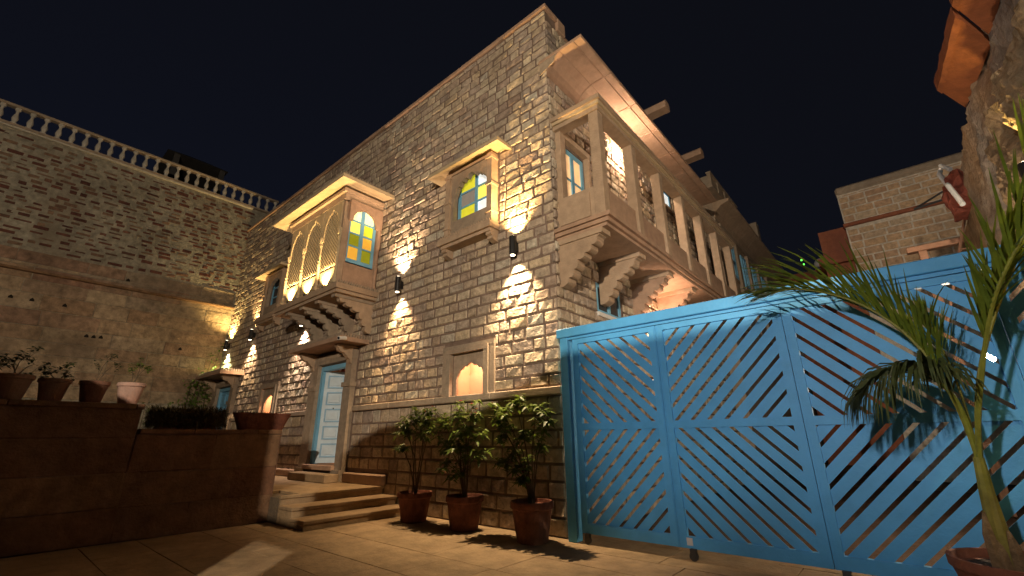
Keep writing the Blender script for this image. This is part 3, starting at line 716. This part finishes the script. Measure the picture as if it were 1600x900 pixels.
for (yy, zz) in ((-5.39,5.02),(-4.98,5.02),(-4.31,5.0),(-3.66,4.2),(-3.50,4.2),(-3.34,4.21),(-1.32,4.14),(-3.1,6.11)):
    MB().prism([(-.05,0),(.05,0),(.045,.05),(0,.10),(-.045,.05)], lambda p_,q_,t: (t,yy+p_,zz-.05+q_), -14.36,-14.352).build('hole_shade', M['void'], LB)  # flat near-black plates paint the shade of small holes onto the wall
RP = empty('rooftop_pavilion', (-18,-1.6,10), 'dark low pavilion roof rising behind the baluster parapet', 'pavilion')
MB().add([(-19.6,-2.75,12.45),(-16.8,-2.75,12.45),(-16.8,-.55,12.45),(-19.6,-.55,12.45),(-18.4,-1.9,13.05),(-17.8,-1.9,13.05),(-17.8,-1.3,13.05),(-18.4,-1.3,13.05)],[(3,2,1,0),(0,1,5,4),(1,2,6,5),(2,3,7,6),(3,0,4,7),(4,5,6,7)]).build('roof', M['steel'], RP)
for (x, y) in ((-19.3,-2.4),(-17,-2.4),(-17,-.75),(-19.3,-.75)): MB().box(x-.1,x+.1,y-.1,y+.1,9.9,12.45).build('pillar', M['steel'], RP)
TLP = lambda u, d_, z: (u, .5-d_, z)
lp_ = wall_slab(LB, 'parapet_block', M['mortar'], TLP, -14.38, -12.75, 8.45, 9.93, -.3, 0, [])
masonry(lp_, 'brick', layout(-14.3,-12.78,8.95,9.9,(.16,.19),(.25,.42),.03,[],rng), TLP, 0, M['brick'], .03, .01, .014, 300, rng)
RF = MB().box(-20,-14.9,-10,.9,9.6,9.9).build('roof_terrace', M['lime'], LB)

# ================================================================== planter wall
PW = empty('planter_wall', (-4.55,-4,0), 'low dark red sandstone retaining wall stepped up under the row of pots', 'wall')
c1 = MB().box(-4.74,-4.385,-9.4,-3.74,0,1.62).box(-4.74,-4.385,-3.74,-1.86,0,1.30).build('wall_core', M['mortar'], PW)
rng = random.Random(41)
T5 = TX(-4.388)
sl_ = layout(-9.3,-3.74,.0,1.62,(.38,.44),(.9,1.7),.006,[],rng) + layout(-3.74,-1.86,.0,1.30,(.38,.44),(.8,1.4),.006,[],rng)
masonry(PW, 'stone_slab', sl_, T5, math.pi/2, M['redstone'], .035, .003, .006, 200, rng)
y = -9.4
while y < -3.75:
    e = min(-3.72, y+rng.uniform(.9,1.3)); MB().cbox(-4.80,-4.33,y+.003,e-.003,1.622,1.69,.008).build('cap_stone', M['redstone'], PW); y = e
y = -3.715
while y < -1.86:
    e = min(-1.84, y+rng.uniform(.6,1.0)); MB().cbox(-4.80,-4.33,y+.003,e-.003,1.302,1.37,.008).build('cap_stone', M['redstone'], PW); y = e
MB().cbox(-4.75,-4.34,-1.858,-1.845,0,1.30,.003).build('end_slab', M['redstone'], PW)

# ================================================================== plants
def leaf_quad(mb, base, dirv, up, L, W, bend=.25):
    d_ = Vector(dirv).normalized(); s = d_.cross(Vector(up)); s = s.normalized() if s.length > 1e-3 else Vector((1,0,0)); n = s.cross(d_)
    b = Vector(base); m1 = b+d_*L*.45+n*L*.06; t = b+d_*L-n*L*bend
    k = len(mb.v)
    mb.v += [tuple(b), tuple(m1+s*W/2-n*W*.12), tuple(m1), tuple(m1-s*W/2-n*W*.12), tuple(t)]
    mb.f += [(k,k+1,k+2),(k,k+2,k+3),(k+1,k+4,k+2),(k+2,k+4,k+3)]
def bush(parent, c, z0, clusters, rng, leafL, leafW, mat, nper=9, stemr=.012, flowers=0):
    """clusters: list of (x,y,z,r) leafy ends; each gets a stem from the pot"""
    st_ = MB(); lv = MB(); fl = MB()
    for (x, y, z, r_) in clusters:
        e = Vector((x,y,z)); b = Vector((c[0]+rng.uniform(-.03,.03), c[1]+rng.uniform(-.03,.03), z0))
        mid = b.lerp(e,.5)+Vector((-(e.x-b.x)*.2+rng.uniform(-.04,.04), rng.uniform(-.04,.04), .05))
        pts = [b, b.lerp(mid,.6), mid, mid.lerp(e,.55)+Vector((0,0,.02)), e]
        st_.tube(pts, [stemr,stemr*.85,stemr*.7,stemr*.5,stemr*.3], 5)
        k = max(2, int(r_/.05))
        for q in range(int(k*3.1)):
            o = e+Vector((rng.gauss(0,1)*r_*.5, rng.gauss(0,1)*r_*.45, rng.gauss(0,1)*r_*.5))
            st_.tube([e.lerp(o,.05)-Vector((0,0,r_*.3)), o], [stemr*.3,stemr*.15], 4)
            a0 = rng.uniform(0,6.28)
            for i in range(nper):
                a = a0+i*2.4; el = rng.uniform(-.35,.55)
                dv = Vector((math.cos(a)*math.cos(el), math.sin(a)*math.cos(el), math.sin(el)))
                leaf_quad(lv, o+Vector((0,0,rng.uniform(-.04,.03))), dv, (0,0,1), leafL*rng.uniform(.65,1.15), leafW*rng.uniform(.8,1.2), rng.uniform(.1,.45))
            if flowers and rng.random() < flowers:
                for i in range(5): leaf_quad(fl, o+Vector((0,0,.06)), (math.cos(i*1.26),math.sin(i*1.26),.6), (0,0,1), .035, .02)
    st_.build('stem', M['trunk'], parent); lv.build('foliage', mat, parent, recalc=False)
    if fl.v: fl.build('flower', M['flower'], parent, recalc=False)
def clay_pot(parent, c, R0, R1, h, mat, soil=True, n=24):
    MB().lathe([(R1*.9,0),(R1,.01),(R1+(R0-R1)*.8,h*.80),(R0*1.0,h*.82),(R0*1.04,h*.84),(R0*1.04,h*.97),(R0*1.01,h),(R0*.93,h),(R0*.90,h*.9),(R0*.5,h*.88)], c, n).build('pot', mat, parent, smooth=False)
    if soil: MB().lathe([(R0*.9,h*.885),(R0*.6,h*.90),(R0*.1,h*.90)], c, n).build('soil', M['soil'], parent)
rng = random.Random(51)
GP = 'potted shrubs along the house wall'
def shrub(c, h, label, cl, mat, fl, R0=.26):
    o = empty('potted_shrub', c, label, 'potted plant', GP)
    clay_pot(o, c, R0, R0*.74, h, M['pot'])
    bush(o, c, h*.9, [(x,y,z,r_*1.05) for x,y,z,r_ in cl], rng, .155, .052, mat, 9, .011, fl)
def blob(n, x0, x1, y0, y1, z0, z1, r0=.10, r1=.16): return [(rng.uniform(x0,x1), rng.uniform(y0,y1), rng.uniform(z0,z1), rng.uniform(r0,r1)) for _ in range(n)]
shrub((-2.56,-.42,0), .42, 'potted shrub with a bare stem and rounded top beside the steps', [(-2.86,-.45,1.45,.15),(-2.62,-.42,1.60,.15),(-2.42,-.40,1.50,.15),(-2.75,-.5,1.28,.14),(-2.5,-.35,1.32,.14),(-2.95,-.45,1.08,.06),(-2.25,-.42,1.40,.13)], M['leaf'], .25)
shrub((-1.45,-.40,0), .44, 'broad potted shrub under the arched niche', [(-1.95,-.42,1.45,.15),(-1.68,-.40,1.58,.14),(-1.32,-.42,1.60,.14),(-1.2,-.4,1.30,.13),(-1.55,-.48,1.18,.16),(-1.85,-.40,1.10,.15),(-1.72,-.5,.85,.14),(-1.45,-.45,.80,.12),(-1.2,-.42,.98,.11),(-1.5,-.36,1.38,.15)], M['leaf'], .22)
shrub((-.22,-.42,0), .46, 'open potted shrub with long drooping leaf clusters beside the gate post', [(-.72,-.42,1.55,.12),(-.45,-.42,1.62,.13),(-.12,-.40,1.60,.14),(.08,-.42,1.42,.14),(-.62,-.45,1.28,.11),(-.78,-.42,1.40,.09),(-.28,-.48,1.22,.11),(-.55,-.42,1.02,.11),(-.42,-.40,.88,.10),(-.10,-.40,1.18,.10),(-.70,-.45,.88,.07),(-.30,-.5,.72,.09)], M['leaf'], .06)
# pots on the planter wall
rng = random.Random(53)
GW = 'clay pots on top of the planter wall'
def wall_pot(y, R0, h, mat, lab, cl, leafm, L=.07, W_=.035, nper=8):
    c = (-4.57,y,1.69); o = empty('potted_plant', c, lab, 'potted plant', GW)
    clay_pot(o, c, R0, R0*.68, h, mat); bush(o, c, 1.69+h*.9, cl, rng, L, W_, leafm, nper, .007)
wall_pot(-5.02,.18,.30,M['pot'],'dark clay pot with a wide leafy plant, first in the row on the wall',[(-4.57,-5.0+.1*i-.15,2.12+.06*((i*7)%3),.10) for i in range(4)],M['leaf_dark'])
wall_pot(-4.655,.155,.28,M['pot'],'dark clay pot with a short round-leaved plant on the wall',[(-4.57,-4.75,2.03,.06),(-4.57,-4.58,2.08,.07)],M['leaf_dark'])
wall_pot(-4.275,.155,.28,M['pot'],'dark clay pot with a thin twiggy plant on the wall',[(-4.6,-4.30,2.22,.08),(-4.55,-4.18,2.32,.09),(-4.57,-4.12,2.2,.06)],M['leaf_dark'],.05,.02,5)
wall_pot(-3.89,.155,.29,M['pot_pale'],'pale pink clay pot with a small bright green plant',[(-4.57,-3.93,2.18,.07),(-4.57,-3.85,2.28,.06),(-4.57,-3.76,2.2,.04)],M['leaf_lime'],.055,.03,6)
HG = empty('trough_plant', (-4.57,-3.1,1.37), 'long trough hidden by dense dark spiky foliage', 'planter')
MB().box(-4.66,-4.50,-3.50,-2.78,1.372,1.52).build('trough', M['pot'], HG)
lv = MB(); rng = random.Random(55)
for i in range(9500):
    b = Vector((-4.55+rng.gauss(0,.085), rng.uniform(-3.62,-2.66), rng.uniform(1.39,1.65)))
    dv = Vector((rng.gauss(.15,.5), rng.gauss(0,.35)+(b.y+3.13)*.5, rng.gauss(.15,.4))); leaf_quad(lv, b, dv, (0,0,1), rng.uniform(.05,.12), .010, .15)
tag(lv.build('foliage', M['hedge'], HG, recalc=False), kind='stuff')
BT = empty('clay_trough', (-4.57,-2.1,1.37), 'boat-shaped red clay trough at the end of the planter wall', 'planter')
mb = MB(); n = 24
for (k, z_) in ((.78,0),(.80,.015),(1.0,.235),(1.03,.24),(1.03,.265),(.95,.265),(.9,.20)):
    for i in range(n):
        a = 2*math.pi*i/n; s_ = lambda v: math.copysign(abs(v)**.55, v)
        mb.v.append((-4.57+.13*k*s_(math.cos(a)), -2.1+.43*k*s_(math.sin(a)), 1.371+z_))
mb.f += [(j*n+i, j*n+(i+1)%n, (j+1)*n+(i+1)%n, (j+1)*n+i) for j in range(6) for i in range(n)] + [tuple(range(n-1,-1,-1)), tuple(6*n+i for i in range(n))]
mb.build('trough', M['pot'], BT)
lv = MB()
for i in range(160): leaf_quad(lv, (-4.57+rng.gauss(0,.05), rng.uniform(-2.45,-1.75), 1.60), (rng.gauss(0,.5),rng.gauss(0,.5),1), (1,0,0), rng.uniform(.04,.08), .015)
lv.build('foliage', M['leaf_dark'], BT, recalc=False)
# plants on the terrace behind the trough and the corner vine
GC = empty('terrace_shrubs', (-6.6,-2.9,.4), 'low green shrubs lit up behind the dark trough plant', 'shrub')
lv = MB(); stm = MB()
for i in range(60):
    b = Vector((-6.6+rng.uniform(-.4,.4), -2.9+rng.uniform(-.9,.7), 1.2+rng.uniform(-.5,.62)))
    stm.tube([(b.x,b.y,.38), tuple(b)], [.008,.004], 4)
    for k in range(10): leaf_quad(lv, b+Vector((rng.gauss(0,.06),rng.gauss(0,.06),rng.gauss(0,.06))), (rng.gauss(0,1),rng.gauss(0,1),rng.gauss(0,.5)), (0,0,1), .08, .04)
lv.build('foliage', M['leaf_lime'], GC, recalc=False); stm.build('stem', M['trunk'], GC)
VN = empty('climbing_vine', (-14.1,-.45,.4), 'leafy vine climbing the corner beside the far blue door', 'vine')
lv = MB(); stm = MB()
for k in range(4):
    y = -.25-.22*k; p = [(-14.3,y+.1*math.sin(z*1.7+k),z) for z in [.4+.5*i for i in range(9-k)]]
    stm.tube(p, .012, 4)
    for q in p:
        for i in range(26 if q[2] < 3 else 12): leaf_quad(lv, Vector(q)+Vector((rng.uniform(0,.14),rng.gauss(0,.1),rng.uniform(-.25,.25))), (rng.uniform(.2,1),rng.gauss(0,.6),rng.gauss(-.4,.5)), (0,0,1), rng.uniform(.07,.13), .07, .2)
lv.build('foliage', M['leaf_lime'], VN, recalc=False); stm.build('stem', M['trunk'], VN)

# palm -----------------------------------------------------------------
PC = Vector((3.95,-.62,0))
PM = empty('potted_palm', PC, 'young palm with arching fronds in a wide clay pot before the gate', 'palm')
MB().lathe([(.27,0),(.28,.02),(.37,.36),(.385,.37),(.385,.43),(.36,.43),(.34,.38),(.1,.37)], PC, 30).build('pot', M['terra'], PM)
MB().lathe([(.345,.375),(.2,.385),(.05,.385)], PC, 20).build('soil', M['soil'], PM)
rng = random.Random(61)
def bez(pts, n):
    pts = [Vector(p) for p in pts]; out = []
    m_ = len(pts)-1
    for i in range(n+1):
        t = i/n*m_; k = min(int(t), m_-1); s = t-k
        p0 = pts[max(k-1,0)]; p1 = pts[k]; p2 = pts[k+1]; p3 = pts[min(k+2,m_)]
        out.append(.5*((2*p1)+(p2-p0)*s+(2*p0-5*p1+4*p2-p3)*s*s+(3*p1-p0-3*p2+p3)*s**3))
    return out
def frond(pts, start, nl, L0, mat, droop, spread=1.0, w=.011, r0=.020):
    path = bez(pts, 40); st_ = MB(); st_.tube(path, [r0*(1-.85*i/40) for i in range(41)], 6)
    F_ = st_.build('frond', M['palm_stem'], PM)
    lv = MB()
    for i in range(nl):
        t = start+(1-start)*(i/(nl-1)); k = min(int(t*40), 39); s = t*40-k; p = path[k].lerp(path[k+1], s); tan = (path[k+1]-path[k]).normalized()
        side = tan.cross(Vector((0,0,1))); side = side.normalized() if side.length > .05 else Vector((1,0,0)); up = side.cross(tan)
        env = math.sin(math.pi*min(1,(.22+.78*(t-start)/(1-start))))**.6 if t < .97 else .5
        for sg in (1,-1):
            L = L0*max(.35,env)*rng.uniform(.85,1.1)
            d_ = (tan*rng.uniform(.75,1.05)+side*sg*rng.uniform(.55,.9)*spread+up*rng.uniform(.1,.45)).normalized()
            q = [p]; dd = d_.copy()
            for j in range(4):
                dd = (dd+Vector((0,0,-droop*(.12+.12*j)))).normalized(); q.append(q[-1]+dd*L/4)
            ws = (.5,1,.95,.65,.08)
            a = len(lv.v)
            for j in range(5):
                ax = dd.cross(Vector((0,0,1))); ax = ax.normalized() if ax.length > .05 else side
                ax = (ax*.7+side*.0+up*.5*sg).normalized()
                lv.v += [tuple(q[j]+ax*w*ws[j]), tuple(q[j]-ax*w*ws[j])]
            lv.f += [(a+2*j, a+2*j+1, a+2*j+3, a+2*j+2) for j in range(4)]
    lv.build('leaflets', mat, F_, recalc=False)
b0 = Vector((3.86,-.65,.40))
tr = MB(); tr.tube([b0-Vector((0,0,.05)), (3.86,-.65,.62), (3.865,-.65,.82), (3.88,-.65,1.05)], [.062,.052,.042,.030], 10); tr.build('trunk', M['palm_stem'], PM)
for k, (dx_, h_) in enumerate(((-.05,.34),(.045,.24),(-.02,.18))):
    MB().tube([(3.86+dx_,-.69,.37),(3.86+dx_*1.1,-.70,.37+h_*.6),(3.86+dx_*.9,-.69,.37+h_)], [.040,.032,.008], 6).build('leaf_sheath', M['sheath'], PM)
top = (3.88,-.65,1.02)
frond([top,(3.85,-.66,1.45),(3.72,-.68,1.90),(3.45,-.72,2.24),(3.08,-.78,2.42),(2.86,-.82,2.40)], .26, 66, .78, M['palm'], .50, 1.0, .0085)
frond([top,(3.99,-.66,1.50),(4.17,-.68,1.95),(4.44,-.70,2.45),(4.70,-.75,2.95),(4.85,-.8,3.3)], .34, 56, .82, M['palm'], .40, 1.2, .0105)
frond([top,(3.86,-.70,1.42),(3.74,-.80,1.62),(3.56,-.92,1.64),(3.36,-1.0,1.52)], .30, 95, .62, M['palm_old'], 2.4, .6, .012)
frond([top,(3.90,-.60,1.45),(3.88,-.52,1.85),(3.80,-.48,2.1)], .45, 26, .38, M['palm'], .1, .5, .009, .012)
frond([top,(3.96,-.80,1.4),(4.2,-1.05,2.1),(4.6,-1.3,2.65),(4.9,-1.5,2.8)], .45, 40, .6, M['palm'], .4, 1.0, .010)

# ================================================================== right-hand wall, beyond the gate
RW = empty('rough_wall', (5.3,1.5,0), 'crumbling plastered rubble wall rising beside the gate', 'wall')
TRW = lambda u, d_, z: (5.0-d_, -u, z)
rng = random.Random(71)
def rough_sheet(mb, x, y0, y1, z0, z1, ny, nz, amp, seed):
    """rough wall face (facing -X) as a displaced grid with a solid back"""
    base = len(mb.v)
    for j in range(nz+1):
        for i in range(ny+1):
            y = y0+(y1-y0)*i/ny; z = z0+(z1-z0)*j/nz
            n1 = mnoise.fractal(Vector((y*1.6+seed, z*1.6, seed)), .75, 2.2, 7)
            ed = .0 if 0 < i < ny and 0 < j < nz else .03*math.sin(y*9+z*7)
            mb.v.append((x-n1*amp, y+(ed if i in (0,ny) else 0), z+(ed*1.5 if j == nz else 0)))
    W = ny+1
    mb.f += [(base+j*W+i, base+j*W+i+1, base+(j+1)*W+i+1, base+(j+1)*W+i) for j in range(nz) for i in range(ny)]
    return mb
p = rough_sheet(MB(), 5.0, -4.0, 3.7, 0, 5.05, 180, 120, .06, 3.1); p.build('plaster_face', M['oldplaster'], RW, recalc=False, smooth=False)
MB().box(5.07,5.7,-4.0,3.66,0,5.0).build('wall_core', M['oldrock'], RW)
p = rough_sheet(MB(), 4.93, -4.0, 1.9, 0, 4.35, 170, 120, .13, 8.7); p.build('exposed_rock', M['oldrock'], RW, recalc=False, smooth=False)
# broken terracotta-coloured eave slabs
def slab3(pts_in, pts_out, th, name):
    a, b = [Vector(q) for q in pts_in]; c, e = [Vector(q) for q in pts_out]
    up = Vector((0,0,th)); n_ = 14; mb = MB()
    for i in range(n_):      # uneven broken edges, a raised lip along the outer side
        t0, t1 = i/n_, (i+1)/n_
        j0, j1 = [Vector((.007*math.sin(17*t+3*a.y)+.004*math.sin(41*t), .0, .004*math.sin(23*t+a.y))) for t in (t0, t1)]
        A0, A1, C0, C1 = a.lerp(b,t0), a.lerp(b,t1), c.lerp(e,t0)+j0*.5, c.lerp(e,t1)+j1*.5
        mb.hexa([A0, A1, C1, C0, A0+up, A1+up, C1+up+j1*.3, C0+up+j0*.3])
        L0, L1 = C0.lerp(A0,.16), C1.lerp(A1,.16); dn = Vector((0,0,-.03)); ep = Vector((0,0,-.001))
        mb.hexa([C0+dn, C1+dn, L1+dn, L0+dn, C0+ep, C1+ep, L1+ep, L0+ep])
    mb.build(name, M['chajja'], RW)
slab3([(5.0,.42,4.83),(5.0,2.08,5.14)], [(4.70,-.22,4.86),(4.70,1.38,5.14)], .10, 'eave_slab')
slab3([(5.0,-2.2,4.80),(5.0,.36,4.86)], [(4.70,-2.6,4.86),(4.70,-.28,4.94)], .10, 'eave_slab')
wall_lamp((1.3,3.45), TRW, 'black up-and-down lamp on the crumbling wall in front of the gate', 8, 230, 'lamps on the crumbling wall', (1,.74,.26), (1,.78,.36), 110, 100)
wall_lamp((-.30,3.30), TRW, 'black up-and-down lamp on the crumbling wall just behind the gate', 75, 60, 'lamps on the crumbling wall', (1,.72,.24), (1,.78,.42), 70, 80)
PP = MB().tube([(4.98,4.15,5.28),(4.93,4.40,5.50),(4.90,4.38,5.40),(4.86,4.28,5.30),(4.90,3.66,4.46)], .035, 8).build('drain_pipe', M['white']); tag(PP, 'bent white plastic drain pipe at the end of the crumbling wall', 'pipe')
MB().box(5.02,5.7,3.68,6.2,0,4.50).build('low_wall', M['oldrock'], RW)
cl_ = MB(); n = 22; m2 = 14
for j in range(m2+1):
    for i in range(n):
        th = math.pi*j/m2; ph = 2*math.pi*i/n
        dv = Vector((math.sin(th)*math.cos(ph), math.sin(th)*math.sin(ph), math.cos(th)))
        q = 1+.30*mnoise.fractal(dv*2.3+Vector((4,1,7)), .8, 2, 4)+.10*math.sin(ph*7+dv.z*3)*math.sin(th)
        cl_.v.append((5.04+dv.x*.22*q, 4.28+dv.y*.46*q, max(4.505, 4.82+dv.z*.42*q)))
cl_.f += [(j*n+i, j*n+(i+1)%n, (j+1)*n+(i+1)%n, (j+1)*n+i) for j in range(m2) for i in range(n)]
CLO = cl_.build('cloth_bundle', M['cloth'], recalc=False)
tag(CLO, 'crumpled dark red cloth bundle lying beyond the end of the crumbling wall', 'cloth')
# back building of orange brick
BB = empty('brick_building', (5,12,0), 'plain orange brick building with rounded parapet behind the gate', 'building')
TBB = lambda u, d_, z: (u, 12-d_, z)
bw = wall_slab(BB, 'brick_wall', M['pale_mortar'], TBB, 3.4, 8.6, 0, 9.1, -3, 0, [])
rng = random.Random(81)
masonry(bw, 'brick', layout(3.42,8.5,5.0,8.85,(.21,.26),(.32,.62),.045,[(3.3,9,7.68,7.82)],rng), TBB, 0, M['orange'], .022, .008, .012, 300, rng)
MB().cbox(3.36,8.6,11.9,12.1,7.69,7.81,.02).build('ledge', M['terra'], BB)
MB().cbox(3.38,8.6,11.93,12.4,8.88,9.16,.07).build('coping', M['trim'], BB)
MB().box(2.6,3.39,12.3,15,0,6.6).box(2.45,3.39,12.1,15,6.6,6.85).box(2.62,3.39,12.3,15,6.85,7.85).build('side_annex', M['terra'], BB)
# timber canopy beam, ladder, struts
TBm = empty('timber_lintel', (4.8,5.5,4.2), 'long pinkish timber lintel on a short post above the gate', 'beam')
MB().cbox(4.25,5.45,5.42,5.58,4.42,4.52,.01).build('beam', M['wood'], TBm); MB().cbox(4.40,4.52,5.44,5.56,0,4.418,.01).build('post', M['wood'], TBm)
LD = empty('wooden_ladder', (4.9,5.2,0), 'wooden ladder leaning behind the gate', 'ladder')
for dx_ in (0,.24): MB().tube([(4.30+dx_,5.0,2.6),(5.10+dx_,5.3,4.78)], .022, 6).build('rail', M['wood'], LD)
for k in range(7):
    t = .1+.13*k; MB().tube([(4.30+.8*t,5.0+.3*t,2.6+2.18*t),(4.54+.8*t,5.0+.3*t,2.6+2.18*t)], .015, 6).build('rung', M['wood'], LD)
ST = MB().tube([(4.54,5.5,5.27),(5.05,5.5,5.50)], .018, 6).tube([(4.54,5.5,5.27),(5.05,5.45,5.31)], .018, 6).build('iron_bracket', M['steel']); tag(ST, 'thin black iron bracket reaching from the crumbling wall', 'bracket')
# bare bulb behind the gate
BL = empty('bare_bulb', (4.41,2.0,2.01), 'dazzling bare bulb shining through the slats of the gate', 'bulb')
MB().lathe([(.015,-.06),(.045,-.04),(.06,0),(.045,.04),(.022,.06)], (4.41,2.0,2.01), 14).build('bulb_glass', M['bulb'], BL, smooth=True)
MB().tube([(4.41,2.0,2.06),(4.41,2.0,2.16),(4.95,2.0,2.2)], .012, 6).build('bulb_arm', M['steel'], BL)
point('bulb_light', (4.41,1.94,2.01), 240, (1,.74,.48), .05, BL)

# far wing behind the balcony
FW = empty('rear_wing', (0,14,0), 'dark rear wing of the courtyard with a deep overhanging eave', 'building')
MB().box(-4,.30,8.7,24,0,8.4).build('wall', M['trim'], FW)
pr = [(.30,7.85),(.38,8.05),(.55,8.2),(.78,8.28),(.80,8.36),(.30,8.40)]
for k in range(8): MB().prism(pr, lambda p_,q_,t: (p_,t,q_), 8.65+1.9*k, 8.65+1.9*k+1.885).build('eave_slab', M['carved'], FW)
for k in range(6):
    y = 9.6+1.5*k; s_ = MB().box(.30,.36,y-.06,y+.66,6.0,6.08).build('window_sill', M['trim'], FW); blue_window(FW, TX(.36), y, y+.6, 6.1, 7.3, 0, 2, 2, [None]*4, .08)
for k in range(10): MB().box(.30,.40,8.9+1.5*k,9.1+1.5*k,4.5,7.6).build('pilaster', M['trim'], FW)
MB().box(.30,.42,8.7,24,7.5,7.62).box(.30,.40,8.7,24,4.4,4.52).build('string_course', M['trim'], FW)
for k in range(4):
    y = 7.75+.72*k; MB().box(.50,.60,y,y+.10,8.42,8.92).build('rail_post', M['trim'], FW)
    MB().box(.52,.57,y+.10,y+.72,8.45,8.86).build('rail_panel', M['trim'], FW)
MB().box(-.36,.62,7.7,10.7,8.41,8.45).box(.48,.62,7.72,10.7,8.922,8.97).box(.0,.499,7.75,7.81,8.46,8.86).build('roof_rail', M['trim'], FW)
MB().box(.3,.7,13.2,13.6,8.41,9.3).build('chimney', M['trim'], FW)
TK = empty('water_tank', (1.96,20,0), 'pale plastic water tank on a distant rooftop', 'tank')
MB().lathe([(.20,8.7),(.22,8.75),(.22,9.25),(.14,9.4),(.08,9.45)], (1.97,20,0), 14).build('tank', M['white'], TK); MB().box(.6,3.0,19.2,22,0,8.69).build('tank_house', M['terra'], TK)
AN = empty('radio_mast', (1.1,22,0), 'thin distant mast with small green lights', 'mast')
MB().tube([(1.1,22,0),(1.1,22,10.4)], [.06,.03], 5).build('pole', M['steel'], AN)
MB().lathe([(.03,0),(.05,.05),(.03,.1)], (1.1,22,10.2), 8).lathe([(.03,0),(.04,.04),(.03,.08)], (1.16,22,9.95), 8).build('signal_light', emit('green_signal', (.15,1,.1), 2.0), AN)

# ================================================================== behind the camera: courtyard wall with an opening, and the floodlight
CW = empty('boundary_wall', (1,-6.5,0), 'plain boundary wall with a tall opening behind the courtyard', 'wall')
def seg(x0, x1, z0, z1): MB().box(x0, x1, -6.53, -6.47, z0, z1).build('wall_section', M['ashlar'], CW)
seg(-5.0,.62,0,3.13); seg(.622,1.62,0,3.55); seg(1.62,1.86,0,2.93); seg(2.32,4.55,0,3.4); seg(1.86,2.32,0,1.6); seg(1.625,2.315,2.79,2.93)
MB().prism([(2.10,2.94),(2.10,3.50),(2.22,3.58),(2.40,3.64),(2.62,3.66),(3.1,3.68),(3.45,3.80),(3.62,3.88),(4.55,3.90),(4.55,3.402),(2.319,3.402),(2.319,2.94)], lambda p_,q_,t: (p_,t,q_), -6.53,-6.47).build('wall_section', M['ashlar'], CW)
seg(4.552,5.6,0,4.05)
FL = empty('floodlight', (5.0,-9.0,0), 'floodlight on a post behind the boundary wall', 'floodlight')
MB().tube([(5.0,-9.2,0),(5.0,-9.2,4.5)], .05, 8).build('post', M['steel'], FL)
MB().box(4.85,5.15,-9.2,-9.1,4.38,4.62).build('housing', M['black'], FL)
YL = empty('gate_fill_light', (2.9,-6.4,2.5), 'unseen fill light added on the boundary wall to brighten the blue gate', 'fill light')  # added fill light, out of view, to lift the gate's brightness
MB().tube([(2.9,-6.46,2.5),(2.9,-6.30,2.5)], .06, 10).build('housing', M['black'], YL)
spot('fill_beam', (2.9,-6.28,2.5), (.95,6.28,-.65), 560, (1.0,.95,.92), 68, .35, .07, YL)
MB().hexa([(2.3,-5.80,2.2),(3.9,-5.80,2.2),(3.9,-5.78,2.2),(2.3,-5.78,2.2),(2.3,-5.80,2.315),(3.9,-5.80,2.315),(3.9,-5.78,2.315),(2.3,-5.78,2.315)]).tube([(2.95,-6.44,2.25),(2.95,-5.79,2.25)], .012, 6).build('fill_blocker', M['black'], YL)  # unseen flap added to keep the gate fill off the floor
spot('flood_beam', (5.0,-9.0,4.5), (-6.5,9,1.0), 3700, (1,.82,.61), 132, .35, .03, FL)
